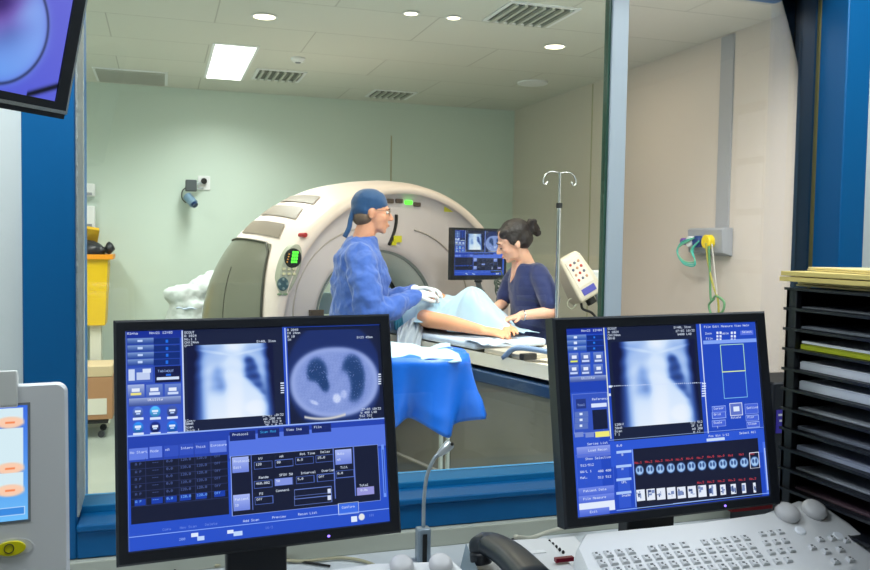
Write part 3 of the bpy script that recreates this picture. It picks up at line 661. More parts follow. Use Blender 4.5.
# right console: outline found from the photo on the tilted plane
P0R = Vector((.95, 1.405, .958))
def onR(px, py): q = at_plane(px, py, P0R, NK); return (q.x, q.y)
outR = [onR(576, 548), onR(583, 534), onR(700, 521.5), onR(765, 512.5), onR(800, 500), onR(828, 507), onR(850, 522), onR(885, 552)]
yb = 1.10
outR = outR + [(outR[-1][0]+.0, yb), (outR[0][0]-.02, yb)]
cR, tR = console('white sloping control keyboard with two round knobs, below the right monitor', P0R, outR, [])
def top_frame(P0):
    ax = Vector((1, 0, 0)); ay = Vector((0, math.cos(math.radians(27)), math.sin(math.radians(27)))); az = ax.cross(ay)
    return Matrix(((ax.x, ay.x, az.x), (ax.y, ay.y, az.y), (ax.z, ay.z, az.z))).to_4x4()
TF = top_frame(P0R)
m_key = mat('key_cap', (216, 218, 220), .45); m_leg = mat('key_legend', (92, 96, 100), .6)
def key(parent, lx, ly, lz, w_=.0155, d=.0145, h=.006, m_=None, name='key', legend=True):
    M = Matrix.Translation((lx, ly, lz)) @ TF
    b = MB(); b.M = M
    def q(a, c, z): return [(-a, -c, z), (a, -c, z), (a, c, z), (-a, c, z)]
    b.loft([q(w_/2, d/2, -.001), q(w_/2, d/2, h*.5), q(w_/2-.002, d/2-.002, h)])
    o = b.build(name, m_ or m_key, parent, smooth='auto')
    if legend:
        l = MB(); l.M = M; r_ = random.random
        l.box(-w_*.28, -w_*.02+r_()*.003, 0, d*.28, h, h+.0003)
        if r_() > .4: l.box(.001, w_*.25, -d*.25, -.001, h, h+.0003)
        l.build('legend', m_leg, o)
    return o
# key rows, following the row directions in the photo
rows = [((597, 556), (735, 540), 14), ((602, 564), (741, 548), 14), ((607, 572.5), (747, 556), 14), ((613, 581), (754, 564), 14)]
OR = Vector((P0R.x, P0R.y, .745))
nk = 0
for (a, b_, n) in rows:
    pa = at_plane(a[0], a[1], P0R, NK); pb = at_plane(b_[0], b_[1], P0R, NK)
    for k in range(n+1):
        p = pa + (pb-pa)*(k/(n-1)) - OR
        if k == 4 and a[0] < 600 or (k == 9 and a[0] < 600): continue
        key(cR, p.x, p.y, p.z)
for px, py in [(762, 535), (771, 533.8), (780, 532.7), (766, 544), (776, 542.8), (785, 541.6), (771, 553), (781, 551.8), (791, 550.5), (777, 562), (788, 560.5), (820, 540), (832, 539), (826, 552), (840, 550), (846, 541), (812, 548), (835, 562), (850, 560)]:
    p = at_plane(px, py, P0R, NK) - OR; key(cR, p.x, p.y, p.z, .014, .012)
for px, py, mm in [(800, 531.5, 1), (838, 537, 1)]:
    p = at_plane(px, py, P0R, NK) - OR
    b = MB(); b.M = Matrix.Translation(p) @ TF; b.lathe([(.011, -.001), (.011, .003), (.009, .005), (.001, .0055)]); b.build('round_button', mat('pale_button', (240, 244, 250), .3), cR, smooth='auto')
def knob(parent, p, r=.027, tf=TF):
    b = MB(); b.M = Matrix.Translation(p) @ tf
    b.lathe([(r*.9, -.002), (r, .006), (r, .010), (r*.9, .016), (r*.6, .020), (.001, .021)], seg=32); return b.build('knob', mat('grey_white_knob', (206, 206, 208), .4), parent, smooth=True)
for px, py in [(786, 515.5), (813, 512.5)]:
    p = at_plane(px, py, P0R, NK) - OR; knob(cR, p, .0255)
p = at_plane(772, 522.5, P0R, NK) - OR
b = MB(); b.M = Matrix.Translation(p) @ TF; b.box(-.005, .005, -.002, .002, -.001, .002); b.build('indicator', m_dark, cR)
# left console: mostly below the frame
P0L = Vector((.30, 1.40, .945))
def onL(px, py): q = at_plane(px, py, P0L, NK); return (q.x, q.y)
e = [onL(375, 562), onL(455, 560), onL(468, 571)]
outL = [(-.12, 1.10), (-.10, e[0][1]-.02), e[0], e[1], e[2], (e[2][0]+.01, 1.10)]
cL, tL = console('white control keyboard below the left monitor, only its knob corner showing', P0L, outL[::-1], [])
OL = Vector((P0L.x, P0L.y, .745))
for px, py in [(401, 569), (440, 567.5)]:
    p = at_plane(px, py, P0L, NK) - OL; knob(cL, p, .021)
for k in range(10):
    key(cL, -.36+.03*k, -.14, .2-.14*math.tan(math.radians(27)))

# microphone
base = at_z(423, 554, .75); base = Vector((base.x, 1.87, .745)); base.x = at_y(423, 550, 1.87).x
t = thing('gooseneck_microphone', 'silver gooseneck talkback microphone standing between the monitors', 'microphone', base)
def mp(px, py): return at_y(px, py, 1.87) - base
zb = mp(423, 527).z
MB().box(-.045, .045, -.05, .03, 0, .008).build('base_plate', m_alu, t, bevel=.003)
MB().box(-.017, .015, -.016, .012, .008, zb).build('socket', mat('grey_metal', (150, 165, 178), .35, .4), t, bevel=.004)
MB().box(-.006, .004, -.019, -.014, .012, zb-.012).build('switch', m_dark, t)
MB().tube(bez([(0, 0, zb-.005), mp(424, 500), mp(427, 476), mp(434, 459), mp(441, 452)]), .0045, 12).build('gooseneck', mat('pale_gooseneck', (170, 182, 190), .4, .4), t, smooth=True)
MB().tube([mp(438, 455), mp(442, 451.5), mp(449, 445), mp(451, 443)], [.006, .0095, .0125, .0105], 16).build('capsule', mat('silver_capsule', (205, 212, 215), .3, .5), t, smooth='auto')
mc_ = mp(450.5, 443.5)
MB().ell(mc_+Vector((.0, -.011, .001)), (.004, .003, .004)).build('grille_hole', m_dark, t)

# telephone
ph = at_z(520, 556, .80)
t = thing('desk_telephone', 'white desk telephone with a black handset, between the monitors', 'telephone', (ph.x, ph.y, .745))
O = Vector((ph.x, ph.y, .745))
def tz(px, py, z): return at_z(px, py, z) - O
b = MB()
pl = [tz(462, 571, .78), tz(471, 541, .80), tz(548, 537, .80), tz(578, 571, .775)]
cen = sum(pl, Vector())/4
b.loft([[(p.x, p.y, 0) for p in pl], [tuple(p) for p in pl]])
b.build('telephone_body', m_offw, t, bevel=.006)
pl2 = [tz(459, 573, .782), tz(466, 543, .802), tz(478, 570, .805), tz(473, 575, .8)]
MB().loft([[(p.x, p.y, 0) for p in pl2], [tuple(p) for p in pl2]]).build('cradle_side', mat('blue_grey_plastic', (120, 140, 156), .4), t)
hs = [tz(476, 551, .825), tz(487, 544, .835), tz(508, 554, .842), tz(540, 585, .842)]
hc = bez(hs, 12)
rings = []
for i, p in enumerate(hc):
    dd = (hc[min(i+1, len(hc)-1)]-hc[max(i-1, 0)]).normalized(); sd = dd.cross(ZZ).normalized(); f = i/(len(hc)-1)
    w_ = .027 if f < .2 else .032+.008*f; h_ = .024
    if f == 0: w_, h_ = .018, .011
    rings.append([tuple(p+sd*w_*math.cos(a)*(abs(math.cos(a))**-.3 if abs(math.cos(a)) > .01 else 1)+ZZ*h_*math.sin(a)) for a in [2*PI*k/16+.01 for k in range(16)]])
MB().loft(rings).build('handset', mat('charcoal_plastic', (50, 56, 64), .35), t, smooth=True)
ear = hc[1]
MB().cyl(ear+Vector((.006, -.004, -.032)), ear+Vector((.004, 0, -.006)), .024).build('earpiece', m_black, t, bevel=.004)
# answering unit behind it
ex = at_z(555, 550, .79)
t = thing('answering_console', 'white desk unit with a row of dark buttons and a small red display', 'intercom', (ex.x, ex.y, .745))
O2 = Vector((ex.x, ex.y, .745))
def tz2(px, py, z): return at_z(px, py, z)-O2
pl = [tz2(527, 548, .785), tz2(552, 537, .79), tz2(575, 535, .79), tz2(606, 571, .77), tz2(560, 573, .77)]
MB().loft([[(p.x, p.y, 0) for p in pl], [tuple(p) for p in pl]]).build('unit_body', m_white, t, bevel=.005)
for k in range(5):
    p = tz2(549.5+3.4*k, 541.5+2.7*k, .795-.003*k); MB().ell(p, (.0036, .0032, .005)).build('button', m_dark, t, smooth=True)
p = tz2(564, 558.5, .792)
MB().box(p.x-.022, p.x+.022, p.y-.006, p.y+.006, p.z-.006, p.z+.003).build('display', mat('dark_red_display', (120, 12, 40), .3), t)
p = tz2(535, 548, .795); MB().box(p.x-.03, p.x+.02, p.y-.02, p.y+.02, p.z-.012, p.z-.004).build('paper_index', mat('paper', (236, 238, 240), .7), t)

# cables
def cable(lb, pts, r, m_, name='cable'):
    o = MB().tube(bez(pts, 40), r, 8).build(name, m_, smooth=True); return tag(o, lb, 'cable')
cable('beige cable looping from behind the left monitor', [at_z(215, 566, .752), at_z(250, 558, .752), at_z(300, 561, .752), at_z(345, 558, .752), at_z(376, 566, .752), at_z(383, 580, .752)], .004, mat('beige_cable', (176, 170, 140), .5))
cable('thin black cable curling under the left monitor', [at_z(168, 575, .75), at_z(190, 562, .75), at_z(225, 553, .75), at_z(262, 556, .75), at_z(330, 566, .75)], .003, m_dark)
cable('cream cable running behind the telephone to the right monitor', [at_z(520, 541, .80)+Vector((0, .03, 0)), at_z(530, 538, .775), at_z(548, 532, .775), at_z(566, 527, .775), at_z(585, 523, .775)], .0055, mat('cream_cable', (206, 204, 186), .5))
t = tag(MB().tube([at_z(521, 543, .78)+Vector((-.015, .02, 0)), at_z(521, 543, .78)+Vector((.008, .02, 0))], .006, 10).build('cable_plug', m_dark), 'tiny black plug end lying behind the telephone', 'plug')

# injector controller with touch screen at the left edge
D = 1.0
p_tr = at_d(65.5, 381, D); p_br = at_d(71, 570, D-.01)
c0 = at_d(-40, 470, D)
yaw = math.radians(-7)
t = thing('injector_controller', 'white touch-screen controller with a yellow button at the left edge', 'controller', (0, 0, 0))
hx = Vector((math.cos(yaw), -math.sin(yaw), 0)).normalized(); n0 = Vector((-math.sin(yaw), -math.cos(yaw), 0)).normalized()
tl_ = math.radians(14); upv = (math.cos(tl_)*ZZ - math.sin(tl_)*n0).normalized(); bkv = upv.cross(hx)
orig = at_d(20, 470, 1.0)
MM = Matrix(((hx.x, bkv.x, upv.x), (hx.y, bkv.y, upv.y), (hx.z, bkv.z, upv.z)))
t.location = orig; t.rotation_euler = MM.to_euler(); IM = MM.to_4x4().inverted()
def il(px, py):
    q = at_plane(px, py, orig, bkv) - orig; q = IM @ q; return q.x, q.z
xr, zt = il(66, 381); xb, zb_ = il(72, 571); zb2 = zb_-.07; xl = xr-.30
def rr(x0, x1, z0, z1, r, y, n=6):
    o = []
    for cx, cz, a0 in ((x1-r, z1-r, 0), (x0+r, z1-r, 90), (x0+r, z0+r, 180), (x1-r, z0+r, 270)):
        for k in range(n+1):
            a = math.radians(a0+90*k/n); o.append((cx+r*math.cos(a), y, cz+r*math.sin(a)))
    return o
xr2 = (xr+xb)/2
MB().loft([rr(xl+.004, xr2-.004, zb2+.004, zt-.004, .010, 0), rr(xl, xr2, zb2, zt, .012, .006), rr(xl, xr2, zb2, zt, .012, .045), rr(xl+.01, xr2-.01, zb2+.01, zt-.01, .012, .055)]).build('housing', m_white, t, smooth='auto')
sx1, sz1 = il(27.5, 405); _, sz0 = il(28, 519); sx0 = sx1-.19
cv = Canvas(220, 170, [(0, 0), (220, 0), (220, 170), (0, 170)], (70, 130, 235))
cv.g(0, 0, 220, 170, (60, 110, 225), (110, 190, 250))
for k in range(5):
    x = 6+43*k
    for y0, y1 in ((4, 28), (34, 96), (100, 128)): cv.r(x, y0, x+36, y1, (214, 236, 244)); cv.field(x+2, y1-12, x+38, y1+7, lambda X, Y: (np.ones(X.shape+(3,))*np.array((250, 205, 176)), E_(X, Y, .5, .5, .48, .46, 14))); cv.r(x+14, y1-4, x+26, y1-1, (245, 140, 90))
    cv.r(x, 150, x+38, 162, (60, 140, 225)); cv.o(x, 150, x+38, 162, (190, 225, 255))
screen(cv.a, 'touch_screen', sx0, sx1, sz0, sz1, -.0012, t)
MB().box(sx0-.004, sx1+.004, 0, .002, sz0-.004, sz1+.004).v
b = MB(); b.loft([[(sx0-.003, -.0006, sz0-.003), (sx1+.003, -.0006, sz0-.003), (sx1+.003, -.0006, sz1+.003), (sx0-.003, -.0006, sz1+.003)], [(sx0-.003, .004, sz0-.003), (sx1+.003, .004, sz0-.003), (sx1+.003, .004, sz1+.003), (sx0-.003, .004, sz1+.003)]]).build('screen_surround', m_grey, t)
bx, bz = il(13, 548)
def oval(mb, cx, cz, a, c, y0, y1, n=28): return mb.loft([[(cx+a*math.cos(2*PI*k/n), y, cz+c*math.sin(2*PI*k/n)) for k in range(n)] for y in (y0, y1)])
oval(MB(), bx-.0005, bz, .022, .0105, -.001, .001).build('button_ring', mat('pale_grey_ring', (216, 218, 218), .4), t)
yb_ = oval(MB(), bx-.002, bz, .0155, .0085, -.004, .001).build('start_button', mat('yellow_button', (235, 225, 10), .35), t, bevel=.001)
MB().tube([(bx-.004+.005*math.cos(a), -.0045, bz+.005*math.sin(a)) for a in [2*PI*k/20 for k in range(21)]], .0005, 6).build('button_symbol', m_dark, yb_)
pole = MB()
pz = IM @ Vector((0, 0, .745-orig.z))
pc = Vector(((xl+xr2)/2, .03, 0)); wp = (MM @ pc)+orig
pole.v = []
for mbv in [MB().cyl((wp.x, wp.y+.03, .747), (wp.x, wp.y+.05, orig.z-.02), .025)]:
    mbv.v = [tuple(IM @ (Vector(p)-orig)) for p in mbv.v]; mbv.build('support_post', m_grey, t)
mbv = MB().lathe([(.10, 0), (.10, .012), (.03, .02)], (wp.x, wp.y+.03, .745)); mbv.v = [tuple(IM @ (Vector(p)-orig)) for p in mbv.v]; mbv.build('foot', m_grey, t, smooth='auto')
# folded white card on its top edge
t = thing('white_card_box', 'small white card box sitting on the touch-screen controller', 'box', orig); t.rotation_euler = MM.to_euler()
xa, za = il(18, 407); _, zc = il(18, 371)
MB().box(xa-.10, xa, -.014, -.0015, za, zc).box(xa-.10, xa, -.0015, .04, zt+.001, zc).build('box_body', mat('white_card', (232, 234, 230), .7), t, bevel=.002)

# letter-tray tower at the right
X0 = 1.32
yf = X0/math.tan(math.radians(17.9)+math.atan((787-435)/850))
yn = yf-.36
ztop = at_x(790, 289, X0).z
t = thing('letter_tray_tower', 'tall black tower of stacked letter trays at the right edge', 'tray rack', (X0+.14, (yf+yn)/2, .745))
O = Vector((X0+.14, (yf+yn)/2, .745))
cy = O.y; Wd = .28; Htot = ztop-.745
n = 15; pitch = Htot/n
MB().box(-.14, .14, yf-cy-.012, yf-cy, 0, Htot).box(-.14, .14, yn-cy, yn-cy+.012, 0, Htot).box(.128, .14, yn-cy, yf-cy, 0, Htot).build('side_frame', m_black, t, bevel=.002)
MB().box(-.14, -.125, yf-cy-.032, yf-cy, 0, Htot).box(-.14, -.125, yn-cy, yn-cy+.03, 0, Htot).build('corner_post', m_black, t, bevel=.002)
for k in range(n+1):
    z0 = k*pitch
    MB().box(-.143, .128, yn-cy+.012, yf-cy-.012, z0-.002 if k else 0, z0+.003).box(-.147, -.143, yn-cy, yf-cy-.0005, z0-.002 if k else 0, z0+.004).build('tray', m_black, t)
papers = []
pm = {0: ('thin grey file edge', (96, 100, 106), .004), 1: ('grey file edge', (110, 116, 124), .006), 2: ('lime', (190, 200, 40), .010), 3: ('white', (228, 232, 240), .016), 4: ('white', (222, 228, 238), .018), 5: ('x', (170, 176, 184), .005), 6: ('x', (120, 126, 140), .008), 7: ('x', (170, 178, 200), .010), 8: ('x', (150, 156, 166), .005), 9: ('x', (80, 60, 70), .006)}
pl_lab = ['thin dark folder in the topmost tray', 'thin grey folder in the second tray from the top', 'lime green papers in the third tray from the top', 'thick white paper pile in the fourth tray from the top', 'thick white paper pile in the fifth tray from the top',
          'few pale sheets in the sixth tray from the top', 'clear blue-grey folders in the seventh tray from the top', 'pale blue-grey folders in the eighth tray from the top', 'single pale sheet in the ninth tray from the top', 'dark reddish folder in the tenth tray from the top']
for k in range(10):
    zz = .745 + Htot-(k+1)*pitch+.0035; th = pm[k][2]
    o = MB()
    def sh(x, y0_, y1_, z): return [(x, y0_, z), (.10, y0_, z), (.10, y1_, z), (x, y1_, z)]
    o.box(-.128, .10, yn-cy+.02, yf-cy-.036, 0, th)
    if th > .008: o.box(-.130, .09, yn-cy+.03, yf-cy-.042, th, th*1.15)
    q = o.build('paper_stack', mat('tray_paper_%d' % k, pm[k][1], .6), bevel=.0015); q.location = (O.x, O.y, zz)
    tag(q, pl_lab[k], 'papers', 'papers filed in the letter trays')
q = MB().box(-.128, .09, yn-cy+.025, yf-cy-.04, 0, .005).build('paper_stack', mat('white_glare_paper', (225, 230, 230), .5)); q.location = (O.x, O.y, .745+Htot-3*pitch+.0035+.013); tag(q, 'white sheets lying over the lime green papers', 'papers', 'papers filed in the letter trays')
m_man = mat('manila', (238, 214, 128), .65); m_man2 = mat('pale_manila', (244, 226, 160), .65)
def folder(lb, dx, z, th, m_, rz=0, L=.33, Wx=.25):
    o = MB().box(-Wx/2, Wx/2, -L/2, L/2, 0, th*.45).box(-Wx/2, Wx/2-.01, -L/2, L/2-.004, th*.55, th).box(Wx/2-.012, Wx/2, -L/2, L/2, th*.4, th*.6).build('manila_folder', m_, bevel=.001)
    o.location = (X0+.12+dx, cy+.01, z); o.rotation_euler = (0, 0, rz); tag(o, lb, 'folder', 'manila folders on top of the tray tower')
zz = ztop+.006
folder('lowest pale folder on the tray tower', .03, zz, .010, m_man2, 0, .34)
folder('wide yellow folder in the middle of the pile on the tray tower', .005, zz+.0115, .022, m_man, .04, .36, .27)
folder('topmost thin cream folder askew on the tray tower', .03, zz+.0345, .008, m_man2, -.22, .33, .24)

# black equipment behind the monitor, left of the tray tower
pA = at_y(768, 379, 1.85); pB = at_y(800, 379, 1.85)
t = thing('equipment_box', 'black equipment box behind the right monitor beside the tray tower', 'box', ((pA.x+pB.x)/2, 1.85, .745))
hw = (pB.x-pA.x)/2+.03; hz = pA.z-.745
MB().box(-hw, hw, -.06, .10, 0, hz).build('case', m_black, t, bevel=.005)
MB().box(-hw+.01, -hw+.055, -.063, -.058, hz-.13, hz-.07).build('label_plate', mat('glowing_purple_label', (60, 50, 150), .4, emit=(40, 30, 140), es=.25), t)  # faint glow added to the label's purple; the plate is no lamp
MB().box(-hw+.014, -hw+.03, -.065, -.062, hz-.085, hz-.08).box(-hw+.018, -hw+.035, -.065, -.062, hz-.10, hz-.095).build('label_print', m_white, t)
# red folder edge lying between monitor and console
q = MB().box(-.05, .05, -.02, .02, 0, .01).build('red_notebook', mat('red_cover', (190, 40, 50), .5)); pp = at_plane(757, 513, P0R, NK); q.location = (pp.x, pp.y+.035, pp.z+.001); tag(q, 'small red notebook wedged under the right monitor', 'notebook')

# wall-hung camera-view monitor, upper left
pc = at_d(66, 120, 1.5)
az = math.radians(40); tl = math.radians(14)
hx = Vector((math.sin(az), math.cos(az), 0)); n0 = Vector((math.cos(az), -math.sin(az), 0))
upv = (math.cos(tl)*ZZ+math.sin(tl)*n0).normalized(); bkv = upv.cross(hx)
MM = Matrix(((hx.x, bkv.x, upv.x), (hx.y, bkv.y, upv.y), (hx.z, bkv.z, upv.z)))
t = thing('hanging_monitor', 'black hanging monitor showing a violet camera view, top left corner', 'monitor', pc); t.rotation_euler = MM.to_euler(); IM = MM.to_4x4().inverted()
def hl(px, py): q = IM @ (at_plane(px, py, pc, bkv)-pc); return q.x, q.z
sxr, szb = hl(56, 101.5); _, chin = hl(62, 110.5)
Wm, Hm = .52, .36
def R4(a0, a1, b0, b1, yy): return [(a0, yy, b0), (a1, yy, b0), (a1, yy, b1), (a0, yy, b1)]
MB().loft([R4(-Wm-sxr, sxr, szb, Hm-.03, .006), R4(-Wm-sxr, sxr, szb, Hm-.03, 0), R4(-Wm, -.004, chin, Hm, 0), R4(-Wm, -.004, chin, Hm, .05)]).build('bezel', m_black, t)
MB().box(-Wm, 0, .0, .055, chin-.006, chin).box(-.004, 0, 0, .05, chin, Hm).build('silver_trim', m_steel, t)
MB().box(-Wm, -.001, .004, .05, 0, chin-.006).build('lower_panel', m_black, t)
cv = Canvas(300, 200, [(0, 0), (300, 0), (300, 200), (0, 200)], (86, 92, 200))
def bore(X, Y):
    asp = 1.5; x = X*asp; r_ = np.sqrt((x-1.06)**2+((Y-.66)*1.0)**2)
    base_ = ramp(.5+.5*(X-.2)-.3*Y, [(44, 60, 200), (84, 92, 214), (120, 120, 216)])
    ring = sg((.31-r_)*60)
    rc_ = ramp(np.clip(.35+.6*(x-.7)-.3*(Y-.5), 0, 1), [(60, 120, 225), (110, 160, 240), (160, 180, 245)])
    inn = sg((.19-np.sqrt((x-1.0)**2+(Y-.52)**2))*18); ic = ramp(np.clip(.5+.5*np.sin(X*22+Y*9)*np.cos(Y*17), 0, 1), [(50, 20, 90), (110, 60, 150), (150, 140, 210)])
    c_ = base_*(1-ring[..., None])+rc_*ring[..., None]; c_ = c_*(1-inn[..., None])+ic*inn[..., None]
    edge = np.exp(-((r_-.312)*110)**2)[..., None]; c_ = c_*(1-.5*edge)
    wire = np.exp(-((Y-.91-.65*(1-X))*60)**2)*(X > .87); c_ = c_*(1-.85*wire[..., None])
    blob = E_(X, Y, .66, .42, .06, .10, 10); c_ = c_*(1-blob[..., None])+np.array((196, 206, 240))*blob[..., None]
    return c_, np.ones_like(X)
cv.field(0, 0, 300, 200, bore)
screen(cv.a, 'screen', -Wm-sxr, sxr, szb, Hm-.03, .003, t)
top_w = pc + MM @ Vector((-Wm/2, .06, Hm/2))
mbv = MB().tube([top_w, top_w+Vector((-.05, .06, .1)), Vector((top_w.x-.05, top_w.y+.06, CZ2-.001))], .02, 12); mbv.v = [tuple(IM @ (Vector(p)-pc)) for p in mbv.v]; mbv.build('ceiling_arm', m_steel, t, smooth=True)

# ------------------------------------------------------------------ EXAM ROOM EQUIPMENT
GZ = math.radians(15)
G0 = Vector((1.38, 5.38, 0))
PT0 = G0 + Vector((math.sin(GZ) * .35, -math.cos(GZ) * .35, .03))
cream = mat('scanner_cream', (236, 219, 210), .4, var=.03, vscale=2)
cream2 = mat('scanner_face_grey_cream', (214, 204, 206), .42, var=.03, vscale=2)
panelm = mat('scanner_side_panel', (116, 116, 102), .28, var=.04, vscale=3)
def outline(th, W_=1.0, H=1.93, zc=1.0):
    """distance from the bore axis to the cover outline, th measured from the top, positive to the right"""
    zc0 = .90; Rz = H-zc0; x = math.sin(th); z = math.cos(th)
    # ellipse upper, straight sides lower
    # intersection with ellipse centre (0, zc0)
    a = (x/W_)**2+(z/Rz)**2; b = 2*z*(zc-zc0)/Rz**2; c_ = ((zc-zc0)/Rz)**2-1
    r_ = (-b+math.sqrt(b*b-4*a*c_))/(2*a)
    if zc+r_*z < zc0: r_ = W_/abs(x) if abs(x) > 1e-6 else 9
    if z < 0: r_ = min(r_, (zc-.06)/-z)
    return r_
NTH = 96
def section(W_, H, y, k=1.0, inner=None, f=0):
    o = []
    for i in range(NTH):
        th = 2*PI*i/NTH; r_ = outline(th, W_, H)*k
        g_ = f if inner else 0; q_ = inner or 0
        o.append((r_*math.sin(th)*(1-g_)+g_*(q_*math.sin(th)-SX), y, 1.0+r_*math.cos(th)*(1-g_)+g_*q_*math.cos(th)))
    return o
SX = .175
S0 = G0+Vector((math.cos(GZ)*SX, math.sin(GZ)*SX, 0))
t = thing('ct_scanner', 'huge cream ring-shaped CT scanner behind the surgeon', 'scanner', S0, GZ)
# depth profile: y 0 is the front face
prof = [(.92, 1.62, .98), (1.04, 1.78, .95), (1.10, 1.88, .86), (1.12, 1.92, .70), (1.10, 1.925, .5), (1.05, 1.92, .30), (1.0, 1.905, .15), (.96, 1.885, .05), (.93, 1.865, .0)]
def PR(y):
    pr = prof[::-1]
    for i in range(len(pr)-1):
        if pr[i][2] <= y <= pr[i+1][2]:
            f = (y-pr[i][2])/(pr[i+1][2]-pr[i][2]); return pr[i][0]*(1-f)+pr[i+1][0]*f, pr[i][1]*(1-f)+pr[i+1][1]*f
    return prof[0][:2]
rings = [section(a, b, y) for a, b, y in prof]
MB().loft(rings+[section(.885, 1.835, -.008), section(.87, 1.82, .004)], caps=False).build('outer_cover', cream, t, smooth=True)
fs = [section(.875, 1.825, .003)]
for f, y in ((.03, .035), (.25, .045), (.5, .05), (.72, .05), (.86, .052), (.95, .062), (1, .085)): fs.append(section(.875, 1.825, y, 1, .44, f))
MB().loft(fs, caps=False).build('front_cover', cream2, t, smooth=True)
def ring(r_, y, n=NTH): return [(r_*math.sin(2*PI*i/n)-SX, y, 1.0+r_*math.cos(2*PI*i/n)) for i in range(n)]
MB().loft([ring(.44, .085), ring(.425, .10), ring(.385, .16), ring(.36, .26), ring(.35, .5), ring(.36, .84), ring(.40, .92), ring(.5, .98)], caps=False).build('bore_liner', mat('bore_liner', (215, 215, 208), .35), t, smooth=True)
MB().loft([ring(.352, .36), ring(.347, .37), ring(.347, .42), ring(.352, .43)], caps=False).build('scan_window', m_dark, t)
MB().loft([ring(.447, .080), ring(.447, .072), ring(.43, .078), ring(.43, .092)], caps=False).build('bore_ring', mat('bore_ring_grey', (120, 128, 128), .35), t, smooth='auto')
MB().loft([section(.84, 1.60, .98), section(.84, 1.60, .985, 1, .5, 1)], caps=False).build('rear_cover', cream2, t)
def SP(th, y, off=.0):
    W_, H = PR(y); r_ = outline(th, W_, H)+off; return (r_*math.sin(th), y, 1.0+r_*math.cos(th))
# left side panel with dark seam
tb, tt = math.radians(-128), math.radians(-61)
y0_, y1_ = .07, .90
pp = MB().grid(lambda u, v: SP(tb+(tt-tb)*v, y0_+(y1_-y0_)*u+.16*max(0, v-.45)**2/.3*(1-u), .006), 12, 24).build('side_panel', panelm, t, smooth=True)
mseam = mat('dark_seam', (52, 54, 44), .5)
seam = [SP(tb+(tt-tb)*v/20-(0 if v < 20 else .02), y0_+.16*max(0, v/20-.45)**2/.3+(.01 if v < 20 else .03), .009) for v in range(21)]+[SP(tt, y0_+.21+(y1_-y0_-.21)*u/12, .009) for u in range(13)]
MB().tube(seam, .0075, 8).build('seam', mseam, pp, smooth=True)
MB().tube([SP(tb+(tt-.2-tb)*v/14, .40+.12*(v/14)**2, .007) for v in range(15)], .0025, 6).build('moulding_line', mseam, pp)
# three vents over the left shoulder
for i, (a0, a1) in enumerate(((-58, -51.5), (-48, -41.5), (-38.5, -33))):
    a0, a1 = math.radians(a0), math.radians(a1)
    MB().grid(lambda u, v: SP(a0+(a1-a0)*v, .20+.05*v+(.52)*u, .007), 8, 5).build('side_vent', mat('vent_brown_grey', (128, 116, 102), .5), t, smooth=True)
def FP(x, z, y=.05): return (x, y, z)
# control pod (left front) with green display
def face_pt(px, py, yy=.03):
    """point on the scanner front plane under a photo pixel, in the scanner's frame"""
    n = Vector((-math.sin(GZ), math.cos(GZ), 0)); p0 = S0+n*yy; q = at_plane(px, py, p0, n)-S0
    return Vector((q.x*math.cos(GZ)+q.y*math.sin(GZ), yy, q.z))
def disk(mb, c, rx, rz, y0, y1, rot=0, n=28, egg=0):
    o = []
    for y, k in ((y1, 1), (y0+.004, 1), (y0, .93)):
        o.append([(c.x+k*(rx*(1-egg*math.sin(a))*math.cos(a)*math.cos(rot)-rz*math.sin(a)*math.sin(rot)), y, c.z+k*(rx*math.cos(a)*math.sin(rot)+rz*math.sin(a)*math.cos(rot))) for a in [2*PI*k_/n for k_ in range(n)]])
    return mb.loft(o)
yp = .005
pc1 = face_pt(289.5, 270, yp)
pod = disk(MB(), pc1, .060, .165, yp-.012, .07, -.30, egg=-.12).build('control_pod', mat('pod_grey', (176, 178, 160), .45), t, smooth='auto')
dc = face_pt(293, 258, yp-.014)
disk(MB(), dc, .056, .060, yp-.020, yp-.008, -.2).build('pod_display', mat('pod_black', (30, 34, 28), .35), pod)
m_green = mat('green_readout', (60, 255, 60), .4, emit=(110, 255, 70), es=1.3)
gr = MB()
for j, row in enumerate(("111", "101", "111", "011")):
    for i, ch_ in enumerate(row):
        x = dc.x-.006+.014*i-.003*j; z = dc.z+.034-.019*j; gr.box(x, x+.010, yp-.023, yp-.020, z-.007, z+.007)
gr.build('readout', m_green, pod)
am = MB()
for k in range(4): am.ell((dc.x-.028-.004*k, yp-.021, dc.z+.024-.016*k), (.005, .002, .003))
am.build('status_lamp', mat('amber_lamp', (240, 170, 60), .4, emit=(240, 160, 60), es=.7), pod)
for j in range(2):
    for i in range(3):
        q = face_pt(284+5*i, 269+5*j, yp-.014); MB().box(q.x-.010, q.x+.010, yp-.018, yp-.010, q.z-.008, q.z+.008).build('pod_button', mat('pod_pale_button', (214, 208, 170), .5), pod, bevel=.002)
for i in range(2):
    q = face_pt(284.5+5*i, 274.6+.3, yp-.014); 
q = face_pt(283, 284, yp-.014); dp = disk(MB(), q, .037, .042, yp-.019, yp-.010, 0).build('direction_pad', mat('teal_grey', (64, 92, 100), .5), pod)
for dx, dz in ((0, .028), (0, -.028), (.026, 0), (-.026, 0)): MB().ell((q.x+dx, yp-.021, q.z+dz), (.009, .003, .009)).build('arrow_key', mat('pod_grey_light', (130, 150, 150), .5), dp, smooth=True)
for i in range(2):
    q = face_pt(279.5+6*i, 294.2, yp-.014); MB().ell((q.x, yp-.014, q.z), (.016, .004, .008)).build('pod_button', mat('pod_green_grey', (130, 150, 120), .5), pod, smooth=True)
